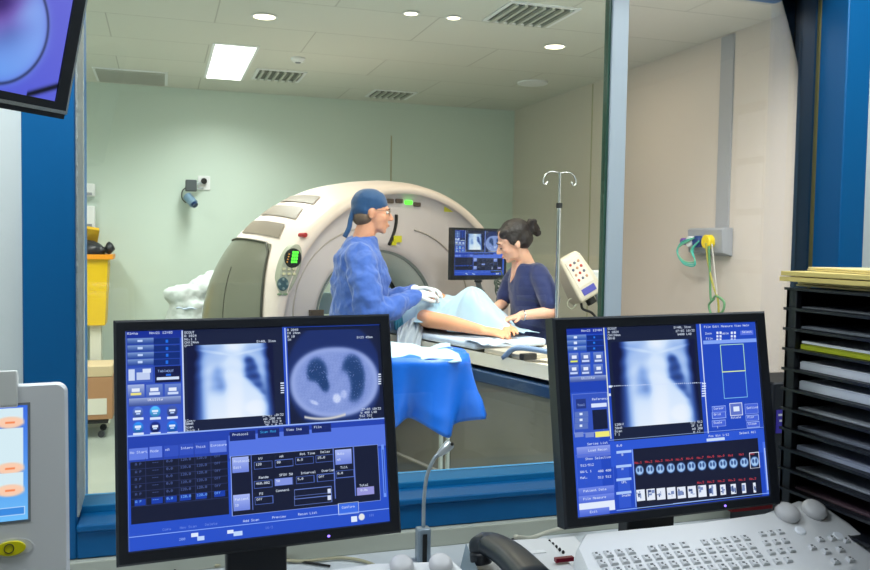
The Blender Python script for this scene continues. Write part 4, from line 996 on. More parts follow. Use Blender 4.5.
# red emergency dot, indicator strip, laser slot, stickers
q = face_pt(305, 235, -.012); disk(MB(), q, .015, .015, -.020, .06).build('stop_button', mat('stop_red', (178, 30, 34), .35), t, smooth='auto')
for i, (px, py) in enumerate(((390, 201), (399, 201), (408.5, 202.5), (417, 204.5))):
    q = face_pt(px, py, .035); g_ = i == 2
    MB().box(q.x-.026, q.x+.026, .024, .045, q.z-.014, q.z+.014).build('indicator_light', m_green if g_ else mat('indicator_dark', (84, 70, 60), .4), t, bevel=.004)
sl = [face_pt(396.5, 214.5, .04), face_pt(396, 224, .044), face_pt(393.5, 234, .046), face_pt(389, 245, .046)]
MB().tube(bez(sl, 16), .011, 8).build('laser_slot', m_dark, t, smooth=True)
for px, py, w_, h_ in ((449, 209, .045, .02), (397, 239, .03, .022), (393.5, 243.5, .016, .012)):
    q = face_pt(px, py, .044); MB().box(q.x-w_, q.x+w_, .032, .048, q.z-h_, q.z+h_).build('warning_sticker', mat('yellow_sticker', (212, 206, 40), .5), t)
q = face_pt(316, 313, .04); MB().box(q.x-.045, q.x+.045, .02, .05, q.z-.02, q.z+.02).build('vent_slot', mat('slot_dark', (84, 72, 64), .5), t)
# two raised moulding lines on the front cover
for sgn in (-1, 1):
    pts_ = []
    for k in range(20):
        th = sgn*math.radians(20+5.2*k); r_ = .62+.05*math.sin(k/19*PI); pts_.append((r_*math.sin(th)-SX*.7, .046, 1.0+r_*math.cos(th)))
    MB().tube(bez(pts_, 60), .005, 6).build('moulding_line', mat('moulding_shade', (186, 176, 168), .5), t, smooth=True)

# patient table
t = thing('patient_table', 'cream-topped scanner table with a dark blue edge band', 'table', G0, GZ)
def crd(y, k=1, dz=0):
    pts = []
    for a in np.linspace(-1, 1, 15): pts.append((.25*k*a, y, .93+.03*a*a+dz))
    for a in np.linspace(1, -1, 15): pts.append((.25*k*a, y, .93-.055+.055*abs(a)**3*.35+dz))
    return pts
MB().loft([crd(.60, .9), crd(.5), crd(-2.2), crd(-2.34, .96), crd(-2.40, .8)]).build('cradle', mat('cradle_cream', (236, 226, 206), .4), t, smooth='auto')
MB().box(-.262, .262, -2.38, -.12, .812, .872).build('edge_band', mat('dark_blue_band', (30, 58, 92), .3), t, bevel=.008)
def bs(y0, y1, x, z): return [(-x, y0, z), (x, y0, z), (x, y1, z), (-x, y1, z)]
MB().loft([bs(-2.3, -.2, .245, .812), bs(-2.29, -.2, .235, .74), bs(-2.24, -.22, .25, .30), bs(-2.2, -.22, .27, .13)]).build('pedestal', mat('pedestal_grey', (112, 108, 98), .35, bump=(3, .2, .01)), t)
MB().box(-.285, .285, -2.25, -.2, .0, .13).build('base_cover', mat('base_taupe', (96, 92, 84), .4), t, bevel=.01)
MB().box(-.276, -.246, -2.2, -.25, .28, .287).build('pedestal_joint', mat('pale_joint', (150, 146, 134), .4), t)
n_ = Vector((-math.sin(GZ), math.cos(GZ), 0))
def TL(x, y, z): return (x, y, z)
MB().tube(bez([(-.245, -1.62, .955), (-.25, -1.70, 1.005), (-.25, -1.80, 1.02), (-.25, -2.0, 1.02), (-.25, -2.08, 1.0), (-.25, -2.12, .95)]), .013, 12).build('side_handle', mat('blue_grey_handle', (128, 150, 184), .35), t, smooth=True)
def seat_on(name, lb, cat, mb, m_, **k):
    o = mb.build(name, m_, **k); o.location = PT0; o.rotation_euler = (0, 0, GZ); return tag(o, lb, cat)
seat_on('arm_board', 'flat grey arm board with a black end on the table', 'board', MB().box(-.235, -.02, -1.40, -1.10, .928, .952), mat('grey_board', (176, 168, 154), .45), bevel=.004)
seat_on('black_clamp', 'small black clamp at the end of the arm board', 'clamp', MB().box(-.25, -.17, -1.43, -1.395, .93, .96), m_dark, bevel=.004)
def clothgrid(x0, x1, y0, y1, zf, n=26):
    return MB().grid(lambda u, v: (x0+(x1-x0)*u, y0+(y1-y0)*v, zf(x0+(x1-x0)*u, y0+(y1-y0)*v)), n, n)
def ns(x, y, s, a): return a*noise.noise(Vector((x*s, y*s, 3.1)))
seat_on('table_mattress', 'white sheeted pad under the patient', 'mattress', MB().box(-.235, .235, -1.02, .3, .932, .968), m_sheet, bevel=.012)
seat_on('folded_cloth', 'crumpled white cloth on the table below the patient hands', 'cloth', clothgrid(-.245, -.10, -1.15, -.93, lambda x, y: .974+ns(x, y, 16, .016)), m_sheet, solid=.006, sub=1)

# patient: arms out of the drape
t = thing('person', 'patient lying under the pale blue drape, bare forearms and hands showing', 'person', PT0, GZ)
pt = MB()
def hand(mb, wrist, d, back, thumb_side, curl=.35, s=1.0, spread=1.0, fr_=1.0):
    """palm, four unequal bent fingers and a thumb; d points along the fingers, back is the back of the hand"""
    wrist = Vector(wrist); d = Vector(d).normalized(); back = Vector(back); back = (back-d*back.dot(d)).normalized()
    sd = d.cross(back).normalized()*thumb_side
    for o_ in (.022, .008, -.008, -.022):
        mb.cap(wrist+d*.005*s+sd*o_*.7*s, .017*s, wrist+d*.082*s+sd*o_*1.15*s, .0125*s)
    for o_, L in zip((.031, .0105, -.0105, -.031), (.072, .082, .076, .058)):
        p = wrist+d*(.088 if abs(o_) < .02 else .080)*s+sd*o_*spread*s; dd = d+sd*(o_*2.2*spread); dd.normalize(); a = curl*.5
        for fseg, rr_ in ((.45, .0092), (.30, .0084), (.25, .0074)):
            rot = Matrix.Rotation(a, 3, back.cross(dd).normalized()); dn = (dd*math.cos(a)-back*math.sin(a)).normalized()
            q = p+dn*L*fseg*s; mb.cap(p, rr_*s*fr_, q, rr_*.93*s*fr_, 10); p = q; a += curl
    p = wrist+d*.022*s+sd*.022*s; dn = (d*.62+sd*.75-back*.25).normalized()
    q = p+dn*.045*s; mb.cap(p, .014*s, q, .0105*s); dn2 = (d*.9+sd*.25-back*.25).normalized(); mb.cap(q, .0105*s, q+dn2*.032*s, .0088*s)
pt.cap((0, .25, 1.03), .13, (0, -.25, 1.05), .14)                      # trunk under the drape
pt.ell((.0, .0, 1.04), (.20, .40, .10))
pt.cap((0, -.28, 1.05), .06, (.02, -.52, 1.07), .06)
pt.ell((.03, -.59, 1.065), (.075, .10, .09))                          # head
sh1, el1, wr1 = (-.17, -.22, 1.05), (-.205, -.57, 1.045), (-.075, -.86, 1.01)
pt.chain([sh1, el1], [.055, .046]); pt.chain([el1, (-.155, -.69, 1.035), wr1], [.047, .042, .027])
sh2, el2, wr2 = (.17, -.22, 1.05), (.235, -.58, 1.04), (.11, -.84, 1.01)
pt.chain([sh2, el2], [.055, .046]); pt.chain([el2, (.18, -.69, 1.035), wr2], [.046, .040, .027])
hand(pt, wr1, (.60, -.72, -.10), (-.2, -.25, 1), -1, .35, 1.0)
hand(pt, wr2, (-.45, -.80, .05), (0, 0, 1), 1, .30, 1.0)
for sgn in (-1, 1): pt.chain([(.09*sgn, .3, 1.03), (.10*sgn, .75, 1.03), (.10*sgn, 1.12, 1.01)], [.075, .055, .038]); pt.cap((.10*sgn, 1.14, 1.0), .035, (.11*sgn, 1.18, 1.05), .028)
pt.build('body', m_skinp, t, remesh=.006, smo=3)
MB().tube([Vector(wr2)+Vector((.006, .01, 0))+Vector((.03*math.cos(a)*.85, .03*math.cos(a)*.5, .03*math.sin(a))) for a in [2*PI*k/20 for k in range(21)]], .004, 8).build('wristband', mat('red_wristband', (190, 60, 70), .5), t, smooth=True)
seat_on('leg_blanket', 'pale blanket over the patient legs inside the scanner bore', 'blanket', MB().grid(lambda u, v: (-.22+.44*u, .17+1.09*v, .975+(.155-.05*v)*max(0, 1-abs(2*u-1)**3)+ns(u, v, 6, .012)), 24, 30), m_drape, solid=.005, sub=1)
# drape over head and trunk
def dr_xmin(y):
    if y > -.50: return -.275
    f = min(1, (-.50-y)/.14); f = f*f*(3-2*f); x = -.275+.135*f
    if y < -.64: x += .16*min(1, (-.64-y)/.24)
    return x
def drz(x, y, x0):
    b = .978
    head = .245*math.exp(-(abs((x-.035)/.165)**2.2+abs((y+.60)/.24)**1.9))
    neck = .17*math.exp(-(((x+.02)/.20)**4+((y+.34)/.18)**4))
    body = .165*math.exp(-((x/.22)**4))*(1/(1+math.exp(-(y+.30)*22)))
    arm = .13*math.exp(-(((x-.21)/.085)**4+((y+.46)/.26)**4))
    arm += .13*math.exp(-(((x+.19)/.085)**4))*(1/(1+math.exp(-(y+.56)*40)))
    z = b+max(head, neck, body, arm)+.15*(head+neck+body+arm-max(head, neck, body, arm))
    z += ns(x, y, 11, .016)+ns(x+4, y, 5, .02)
    an = math.atan2(y+.60, x-.035); rr2 = math.hypot(x-.035, y+.60)
    z -= .034*min(1, rr2/.14)*(1-abs(math.sin(an*2.5+.8+2.5*rr2)))*(1 if z > 1.0 else 0)
    z -= .012*min(1, rr2/.1)*(1-abs(math.sin(an*5.5+.2)))*(1 if z > 1.0 else 0)
    return max(z, b)
def drf(u, v):
    y = -.92+1.12*v; x0 = dr_xmin(y); x = x0+(.275-x0)*u; z = drz(x, y, x0)
    if y <= -.46 and u < .22: g_ = u/.22; g_ = g_*g_*(3-2*g_); z = (.985 if y < -.62 else 1.03)*(1-g_)+z*g_
    elif u < .08: z = z-(1-u/.08)*.055
    return (x, y, max(z, .965 if abs(x) < .24 else .93))
o = MB().grid(drf, 60, 90).build('surgical_drape', m_drape, smooth=True, solid=.004, sub=1); o.location = PT0; o.rotation_euler = (0, 0, GZ)
tag(o, 'pale blue surgical drape mounded over the patient', 'drape')
# teal drape and clear plastic sheet hanging at the near side, before the surgeon
def hang(name, lb, cat, pts_top, pts_bot, m_, fold=.01, n=24, nv=14):
    a = bez(pts_top, n); b_ = bez(pts_bot, n); k = min(len(a), len(b_))
    def f(u, v):
        i = u*(k-1); i0 = int(min(i, k-2)); fr_ = i-i0; p = a[i0].lerp(a[i0+1], fr_); q = b_[i0].lerp(b_[i0+1], fr_); r_ = p.lerp(q, v)
        off = fold*math.sin(u*20+2*v)*(.3+v)+noise.noise(r_*9)*fold; return tuple(r_+Vector((off*.3, -abs(off), 0)))
    o = MB().grid(f, 30, nv).build(name, m_, smooth=True, solid=.003, sub=1); return tag(o, lb, cat)
hang('teal_drape', 'teal cloth hanging over the table edge before the surgeon', 'drape', [at_d(392, 304, 4.86), at_d(402, 301, 4.9), at_d(420, 301, 4.95)], [at_d(393, 329, 4.80), at_d(404, 332, 4.80), at_d(413, 325, 4.84)], m_teal, .015)
m_clear = mat('clear_plastic_sheet', (200, 208, 218), .15, bump=(14, .9, .02)); m_clear.node_tree.nodes['Principled BSDF'].inputs['Alpha'].default_value = .75
hang('plastic_sheet', 'clear silvery plastic sheet hanging below the patient elbow', 'sheet', [at_d(398, 328, 4.70), at_d(412, 318, 4.74), at_d(425, 315, 4.80)], [at_d(391, 350, 4.60), at_d(402, 351, 4.62), at_d(419, 346, 4.68)], m_clear, .03)

# ------------------------------------------------------------------ people
def head_shapes(mb, M, s=1.0, ears=True):
    R3 = M.to_3x3()
    def E2(c, r_): mb.ell(M @ (Vector(c)*s), [q*s for q in r_], R3)
    def C2(a, ra, b, rb): mb.cap(M @ (Vector(a)*s), ra*s, M @ (Vector(b)*s), rb*s)
    E2((-.014, 0, .028), (.098, .077, .092)); E2((.030, 0, -.02), (.062, .062, .086)); E2((.034, 0, -.072), (.050, .050, .036))
    E2((.070, 0, -.096), (.018, .022, .016)); C2((.090, 0, .006), .009, (.112, 0, -.028), .012); E2((.103, .010, -.034), (.009, .007, .007)); E2((.103, -.010, -.034), (.009, .007, .007))
    E2((.080, 0, .024), (.014, .046, .010)); E2((.091, 0, -.060), (.011, .022, .0055)); E2((.089, 0, -.071), (.010, .019, .0055))
    E2((.060, .036, -.026), (.024, .022, .026)); E2((.060, -.036, -.026), (.024, .022, .026))
    if ears: E2((-.006, .077, -.012), (.019, .008, .031)); E2((-.006, -.077, -.012), (.019, .008, .031))
def face_parts(parent, M, s=1.0, lipc=(176, 100, 92), lids=False):
    for sy in (1, -1):
        if lids:
            MB().tube([M @ (Vector((.089, sy*.018, -.002))*s), M @ (Vector((.0915, sy*.032, -.006))*s), M @ (Vector((.083, sy*.046, -.002))*s)], [.0015, .003, .0015], 8).build('eyelashes', m_hair, parent, smooth=True)
            MB().tube([M @ (Vector((.094, sy*.014, .020))*s), M @ (Vector((.094, sy*.030, .026))*s), M @ (Vector((.084, sy*.046, .020))*s)], [.002, .003, .002], 8).build('eyebrow', m_hair, parent, smooth=True)
            continue
        e = MB().ell(M @ Vector((.080*s, sy*.032*s, .003*s)), (.0095*s,)*3).build('eye', mat('eye_white', (225, 220, 215), .3), parent, smooth=True)
        MB().ell(M @ Vector((.0860*s, sy*.033*s, .001*s)), (.005*s,)*3).build('iris', mat('dark_iris', (50, 36, 30), .3), e, smooth=True)
        MB().tube([M @ (Vector((.094, sy*.014, .020))*s), M @ (Vector((.094, sy*.030, .026))*s), M @ (Vector((.084, sy*.046, .020))*s)], [.003, .004, .002], 8).build('eyebrow', m_hairg if s > 1 else m_hair, parent, smooth=True)
    MB().ell(M @ (Vector((.098, 0, -.065))*s), (.005*s, .018*s, .006*s), M.to_3x3()).build('mouth', mat('lips_%d' % lipc[0], lipc, .4), parent, smooth=True)
def oloft(mb, secs, n=24):
    """stack of elliptical sections: (cx, cy, z, rx, ry)"""
    return mb.loft([[(cx+rx*math.cos(2*PI*k/n), cy+ry*math.sin(2*PI*k/n), z) for k in range(n)] for cx, cy, z, rx, ry in secs])

# surgeon
MX, MY = 1.07, 4.60
t = thing('person', 'surgeon in blue gown, cap and white gloves standing at the near side of the table', 'person', (MX, MY, 0), math.radians(-9))
HM = Matrix.Translation((.040, 0, 1.662)) @ Matrix.Rotation(math.radians(4), 4, 'Y')
b = MB(); head_shapes(b, HM, 1.02)
b.cap((.02, 0, 1.60), .056, (-.02, 0, 1.47), .062); oloft(b, [(-.02, 0, 1.49, .06, .09), (-.02, 0, 1.44, .09, .15), (-.01, 0, 1.30, .11, .17), (-.01, 0, 1.10, .11, .165), (-.01, 0, .95, .12, .18), (-.01, 0, .86, .11, .17)])
RA = [(-.03, -.19, 1.42), (.0, -.25, 1.13), (.27, -.10, 1.205)]; LA = [(-.03, .19, 1.42), (.06, .25, 1.15), (.29, .09, 1.225)]
for A3 in (RA, LA): b.chain([Vector(q)-Vector((0, 0, .02)) if k_ == 0 else Vector(q) for k_, q in enumerate(A3)], [.036, .036, .026])
for sy in (-1, 1):
    b.chain([(0, sy*.10, .88), (.01, sy*.11, .48), (-.01, sy*.11, .09)], [.088, .058, .042]); b.cap((-.02, sy*.11, .05), .042, (.15, sy*.12, .035), .033)
gl_R = (RA[2], (.75, .45, .10), (-.15, -.4, 1), 1); gl_L = (LA[2], (.78, -.38, .10), (-.1, .3, 1), -1)
hand(b, *gl_R[:3], gl_R[3], .5, .92); hand(b, *gl_L[:3], gl_L[3], .5, .92)
b.build('body', m_skin, t, remesh=.007, smo=3)
face_parts(t, HM, 1.02)
g = MB(); oloft(g, [(-.010, 0, 1.525, .075, .085), (-.025, 0, 1.47, .105, .165), (-.03, 0, 1.42, .135, .205), (-.02, 0, 1.32, .155, .215), (-.02, 0, 1.20, .155, .215), (-.02, 0, 1.08, .155, .215), (-.02, 0, .92, .175, .235), (-.02, 0, .70, .185, .25), (-.02, 0, .45, .19, .26)])
g.chain([Vector((-.03, -.17, 1.41)), Vector((-.01, -.24, 1.28)), Vector((.01, -.265, 1.13)), Vector((.14, -.20, 1.15)), Vector((.265, -.105, 1.20))], [.085, .085, .080, .066, .044])
g.chain([Vector((-.03, .17, 1.41)), Vector((.01, .24, 1.28)), Vector((.07, .26, 1.15)), Vector((.18, .18, 1.17)), Vector((.285, .095, 1.22))], [.085, .085, .078, .064, .044])
gown = g.build('gown', m_gown, t, remesh=.010, smo=4, disp=(.08, .046))
for nm, gg in (('glove', gl_R), ('glove', gl_L)):
    q = MB(); w0 = Vector(gg[0]); q.cap(w0-Vector(gg[1]).normalized()*.005, .030, w0+Vector(gg[1]).normalized()*.01, .033)
    hand(q, *gg[:3], gg[3], .5, 1.10, 1.0, 1.15); q.build(nm, m_glove, t, remesh=.005, smo=2)
# cap: dome over the skull, band, tails behind
cp = MB(); R3 = HM.to_3x3()
cp.ell(HM @ Vector((-.018, 0, .046)), (.104, .086, .083), R3); cp.ell(HM @ Vector((-.045, 0, .012)), (.072, .083, .060), R3)
cap_o = cp.build('cap', m_cap, t, remesh=.008, smo=3, disp=(.05, .010))
MB().tube(bez([HM @ Vector((-.100, -.01, .01)), HM @ Vector((-.114, -.03, -.05)), HM @ Vector((-.120, -.04, -.10)), HM @ Vector((-.140, -.045, -.15))]), [.014]*25, 8).build('cap_tie', m_cap, cap_o, smooth=True)
h_ = MB(); h_.ell(HM @ Vector((-.045, 0, -.035)), (.062, .079, .050), R3); h_.build('hair', m_hairg, t, remesh=.008, smo=1)
gs = MB()
for sy in (-1, 1):
    gs.tube([HM @ Vector((.10, sy*.012, .004)), HM @ Vector((.101, sy*.030, .018)), HM @ Vector((.092, sy*.056, .012)), HM @ Vector((.094, sy*.05, -.012)), HM @ Vector((.10, sy*.025, -.014)), HM @ Vector((.10, sy*.012, .004))], .0012, 6)
    gs.tube([HM @ Vector((.092, sy*.058, .012)), HM @ Vector((0, sy*.082, .010))], .0012, 6)
gs.tube([HM @ Vector((.102, -.012, .004)), HM @ Vector((.104, .012, .004))], .0012, 6)
gs.build('glasses', mat('glasses_metal', (120, 112, 100), .3, .5), t, smooth=True)

# nurse
NX, NY = 2.055, 4.52
t = thing('person', 'dark-haired woman in navy scrubs leaning over the patient from the far side', 'person', (NX, NY, 0), math.radians(180))
HN = Matrix.Translation((.135, .02, 1.515)) @ Matrix.Rotation(math.radians(26), 4, 'Y') @ Matrix.Rotation(math.radians(-14), 4, 'Z')
b = MB(); head_shapes(b, HN, .95)
b.cap(HN @ Vector((-.012, 0, -.05)), .046, (.03, 0, 1.36), .050); oloft(b, [(.03, 0, 1.38, .05, .08), (.02, 0, 1.34, .075, .15), (.02, 0, 1.25, .095, .155), (.01, 0, 1.10, .085, .13), (0, 0, .98, .10, .155), (0, 0, .86, .11, .17)])
LA = [(.02, .150, 1.325), (-.02, .235, 1.125), (.165, .215, 1.105)]; RA2 = [(.03, -.145, 1.325), (.12, -.16, 1.14), (.28, .06, 1.115)]
for A3 in (LA, RA2): b.chain([Vector(q)-Vector((0, 0, .012)) if k_ == 0 else Vector(q) for k_, q in enumerate(A3)], [.034, .036, .025])
hand(b, LA[2], (.93, .10, -.20), (.15, -.05, 1), -1, .20, .90); hand(b, RA2[2], (.80, .45, -.25), (.2, .1, 1), 1, .25, .92)
for sy in (-1, 1):
    b.chain([(0, sy*.09, .88), (.01, sy*.10, .46), (-.01, sy*.10, .09)], [.085, .055, .040]); b.cap((-.02, sy*.10, .045), .038, (.13, sy*.11, .032), .030)
b.build('body', m_skinw, t, remesh=.006, smo=3)
face_parts(t, HN, .95, (190, 96, 96), True)
g = MB(); oloft(g, [(.03, 0, 1.390, .075, .100), (.02, 0, 1.365, .095, .140), (.02, 0, 1.27, .115, .155), (.01, 0, 1.13, .11, .145), (.0, 0, .98, .12, .16), (0, 0, .80, .125, .17), (0, 0, .74, .125, .17)])
g.chain([Vector((.02, .12, 1.335)), Vector((.005, .18, 1.27)), Vector((-.01, .215, 1.18))], [.058, .060, .058]); g.chain([Vector((.03, -.12, 1.335)), Vector((.07, -.15, 1.27)), Vector((.10, -.16, 1.19))], [.058, .060, .058])
top_ = g.build('scrub_top', m_scrub, t, remesh=.009, smo=3, disp=(.08, .016))
# v-neck skin opening
vn = MB().add([(.112, -.045, 1.395), (.112, .045, 1.395), (.142, 0, 1.275), (.05, -.06, 1.41), (.05, .06, 1.41)], [(0, 1, 2), (0, 3, 4, 1), (0, 2, 3), (1, 4, 2), (2, 4, 3)]).build('neckline', m_skinw, t, smo=0)
tr = MB()
for sy in (-1, 1): tr.chain([Vector((0, sy*.09, .84)), Vector((.01, sy*.10, .46)), Vector((-.01, sy*.10, .12))], [.11, .085, .07])
tr.build('scrub_trousers', m_scrub, t, remesh=.012, smo=2)
hm = MB(); R3 = HN.to_3x3()
hm.ell(HN @ Vector((-.026, 0, .042)), (.094, .083, .082), R3); hm.ell(HN @ Vector((-.050, 0, .0)), (.068, .079, .070), R3); hm.ell(HN @ Vector((.018, .038, .066)), (.05, .038, .034), R3); hm.ell(HN @ Vector((.018, -.038, .066)), (.05, .038, .034), R3); hm.ell(HN @ Vector((.005, .068, .020)), (.03, .016, .035), R3)
hm.build('hair', m_hair, t, remesh=.007, smo=2, disp=(.03, .008))
bn = MB().ell(HN @ Vector((-.125, .0, .028)), (.040, .042, .042), R3)
for k in range(8): bn.ell(HN @ Vector((-.13+random.uniform(-.025, .01), random.uniform(-.03, .03), .03+random.uniform(-.045, .03))), (.022, .02, .02))
bn.build('hair_bun', m_hair, t, remesh=.007, smo=1, disp=(.02, .012))
MB().tube([Vector((.150, .217, 1.107))+Vector((0, .028*math.cos(a), .028*math.sin(a))) for a in [2*PI*k/20 for k in range(21)]], .004, 8).build('bracelet', m_steel, t, smooth=True)

# instrument trolley under a blue drape, before the surgeon
TX, TY = 1.03, 3.56; hzt = 1.012
t = thing('instrument_trolley', 'steel-legged instrument trolley hidden under a blue drape', 'trolley', (TX, TY, 0), math.radians(-12))
MB().box(-.25, .20, -.16, .16, hzt-.035, hzt-.014).build('trolley_tray', m_steel, t, bevel=.006)
for sx in (-.22, .15, .19):
    MB().cyl((sx, .04 if sx > .16 else -.04, .05), (sx, .04 if sx > .16 else -.04, hzt-.035), .012).build('leg', m_steel, t)
MB().box(-.30, .27, -.22, -.18, .02, .06).box(-.30, .27, .18, .22, .02, .06).box(-.29, -.25, -.2, .2, .02, .05).box(.21, .25, -.2, .2, .02, .05).build('base_frame', m_steel, t)
for sx, sy in ((-.28, -.2), (.25, -.2), (-.28, .2), (.25, .2)): MB().cyl((sx, sy-.012, .022), (sx, sy+.012, .022), .022).build('caster', m_dark, t)
def skirt():
    N = 120; rings = []
    def rrect(k, ex, rad):
        a = 2*PI*k/N; hx_, hy_ = .28+ex, .22+ex; c_, s_ = math.cos(a), math.sin(a); p_ = 3.2-rad
        r_ = 1/((abs(c_)/hx_)**p_+(abs(s_)/hy_)**p_)**(1/p_); return c_*r_, s_*r_
    for j in range(4):
        rings.append([((lambda q: (q[0]*(.25+.25*j)-.02, q[1]*(.25+.25*j), hzt+.004+.006*math.sin(q[0]*20+j)+ns(q[0], q[1], 9, .02)))(rrect(k, 0, 0))) for k in range(N)])
    M_ = 16
    for j in range(1, M_+1):
        v = j/M_; R_ = []
        for k in range(N):
            a = 2*PI*k/N; q = rrect(k, .006+.02*v+.05*v*v*max(0, math.cos(a+.35)), v*1.1)
            drop = .235+.06*noise.noise(Vector((math.cos(a)*1.6, math.sin(a)*1.6, .4)))+.03*max(0, math.cos(a+.45))**2
            fold = (.010+.038*v)*math.sin(a*11+1.5*math.sin(a*3)+v)*v
            nx, ny = math.cos(a), math.sin(a); x = q[0]-.02+nx*fold; y = q[1]+ny*fold
            # tuck in near the lower hem
            tuck = max(0, v-.75)*.22; R_.append((x*(1-tuck), y*(1-tuck), hzt-v*drop*1.16))
        rings.append(R_)
    return MB().loft([[(p[0], p[1], p[2]) for p in r_] for r_ in rings], caps=False).add([rings[0][k] for k in range(N)], [tuple(range(N))])
o = skirt().build('trolley_drape', m_bdrape, smooth=True, solid=.003); o.location = (TX, TY, 0); o.rotation_euler = (0, 0, math.radians(-12)); tag(o, 'bright blue plastic drape hanging over the instrument trolley', 'drape')
o = MB().grid(lambda u, v: (-.31+.52*u, -.21+.42*v, hzt+.014+.012*math.sin(u*9+v*4)+ns(u, v, 5, .03)-(.02*max(0, .16-v)/.16)), 40, 30).build('towel', m_drape, smooth=True, solid=.004); o.location = (TX, TY, 0); o.rotation_euler = (0, 0, math.radians(-12)); tag(o, 'pale blue towel spread on the blue-draped trolley', 'towel')

# in-room monitor on a floor stand behind the patient
pa = at_y(453, 227, 5.12); pb_ = at_y(507, 230, 5.22)
hx = (Vector((pb_.x, pb_.y, 0))-Vector((pa.x, pa.y, 0))).normalized(); Wd_ = (pb_-pa).length; Hd_ = .335
cc = (pa+pb_)/2 - Vector((0, 0, Hd_/2-.002))
yaw = math.atan2(hx.y, hx.x)
t = thing('procedure_monitor', 'small black monitor on a stand between the patient and the scanner', 'monitor', (cc.x, cc.y, 0), yaw)
zc_ = cc.z; hw = Wd_/2; hh = Hd_/2
MB().loft([R4(-hw+.018, hw-.018, zc_-hh+.03, zc_+hh-.016, .004), R4(-hw+.017, hw-.017, zc_-hh+.029, zc_+hh-.015, 0), R4(-hw, hw, zc_-hh, zc_+hh, 0), R4(-hw, hw, zc_-hh, zc_+hh, .05)]).build('bezel', m_black, t)
small = IMG_L[:630, :780].reshape(210, 3, 260, 3, 3).mean((1, 3))
screen(small, 'screen', -hw+.018, hw-.018, zc_-hh+.03, zc_+hh-.016, .002, t)
MB().tube(bez([(0, .06, zc_), (0.02, .10, zc_-.05), (.06, .10, zc_-.20), (.08, .09, zc_-.26)]), .018, 10).build('monitor_arm', m_grey, t, smooth=True)
MB().cyl((.08, .09, .04), (.08, .09, zc_-.24), .02).build('stand_post', m_grey, t)
MB().lathe([(.20, 0), (.20, .02), (.05, .04)], (.08, .09, .002)).build('foot', m_dark, t, smooth='auto')
MB().ell((-.01, .0, zc_-hh-.008), (.03, .02, .012)).build('cable_grip', m_black, t, smooth=True)
p0 = at_d(503, 287, 5.5)
o = MB()
for k in range(5): o.tube([p0+Vector((.05*math.cos(a+k), .03*math.sin(a), .055*math.sin(a)-.012*k)) for a in [2*PI*j/20 for j in range(21)]], .005, 6)
o.tube([p0+Vector((0, 0, .05)), p0+Vector((-.01, .01, .10)), Vector((cc.x+.07, cc.y+.08, zc_-.12))], .006, 6)
o.build('cable_coil', mat('green_grey_cable', (70, 84, 76), .5), smooth=True); tag(bpy.data.objects['cable_coil'], 'coiled dark cable hanging below the procedure monitor', 'cable')

# drip stand
p = at_y(557, 300, 4.24)
t = thing('drip_stand', 'tall slim steel drip stand with top hooks before the woman', 'drip stand', (p.x, p.y, 0))
def dz(py): return at_y(557, py, 4.24).z
MB().cyl((0, 0, .08), (0, 0, dz(206)), .0125, 14).build('lower_pole', m_steel, t, smooth='auto')
MB().cyl((0, 0, dz(206)), (0, 0, dz(173)), .0075, 12).build('upper_pole', m_steel, t, smooth='auto')
MB().cyl((0, 0, dz(208)), (0, 0, dz(203)), .017, 14).build('clamp_collar', m_dark, t)
zt_ = dz(173)
for sgn in (-1, 1):
    MB().tube(bez([(0, 0, zt_), (sgn*.05, 0, zt_+.006), (sgn*.085, 0, zt_-.01), (sgn*.10, 0, zt_-.05), (sgn*.085, 0, zt_-.065), (sgn*.07, 0, zt_-.045)]), .0045, 8).build('hook', m_steel, t, smooth=True)
for k in range(5):
    a = 2*PI*k/5+.3; MB().tube([(0, 0, .10), (.17*math.cos(a), .17*math.sin(a), .05)], .012, 8).build('leg', m_steel, t); MB().cyl((.17*math.cos(a), .17*math.sin(a)-.01, .022), (.17*math.cos(a), .17*math.sin(a)+.01, .022), .022).build('caster', m_dark, t)

# injector head / pump box on an arm
DJ = 5.1
A1 = at_d(557, 256, DJ); A2 = at_d(579, 300, DJ)
cen = at_d(577, 277, DJ)
dirv = (at_d(589, 298, DJ)-at_d(566, 258, DJ)).normalized()       # long axis, sloping down right
fr_n = Vector((-.25, -.78, .57)); fr_n = (fr_n-dirv*fr_n.dot(dirv)).normalized(); sdv = fr_n.cross(dirv)
MM = Matrix(((sdv.x, fr_n.x, dirv.x), (sdv.y, fr_n.y, dirv.y), (sdv.z, fr_n.z, dirv.z)))
t = thing('contrast_injector', 'tilted cream injector head with keypad on a stand beside the woman', 'injector', cen); t.rotation_euler = MM.to_euler()
L2 = .145
def J(w_, z, y0, y1): return [(-w_, y0, z), (w_, y0, z), (w_, y1, z), (-w_, y1, z)]
MB().loft([J(.060, -L2, -.05, .045), J(.072, -L2+.03, -.07, .055), J(.082, 0, -.08, .06), J(.088, L2-.03, -.09, .06), J(.080, L2, -.08, .045)]).build('housing', mat('injector_cream', (226, 214, 196), .4), t, bevel=.012, seg=3)
MB().box(-.055, .055, .056, .062, -.11, .06).build('keypad', mat('keypad_cream', (238, 226, 212), .5), t, bevel=.002)
for i in range(3):
    for j in range(4):
        MB().ell((-.03+.03*i, .063, -.085+.034*j), (.009, .003, .009)).build('pad_button', mat('pad_button_%d' % ((i+j) % 3), [(190, 70, 60), (110, 110, 130), (200, 150, 120)][(i+j) % 3], .5), t, smooth=True)
MB().box(-.05, .045, .056, .064, .075, .115).build('display', mat('lilac_display', (70, 70, 150), .4, emit=(70, 70, 160), es=.5), t, bevel=.002)
MB().cyl((.0, 0, L2-.005), (.0, 0, L2+.04), .03).build('knob', m_dark, t, bevel=.004)
IMj = MM.to_4x4().inverted()
def jw(mb): mb.v = [tuple(IMj @ (Vector(p)-cen)) for p in mb.v]; return mb
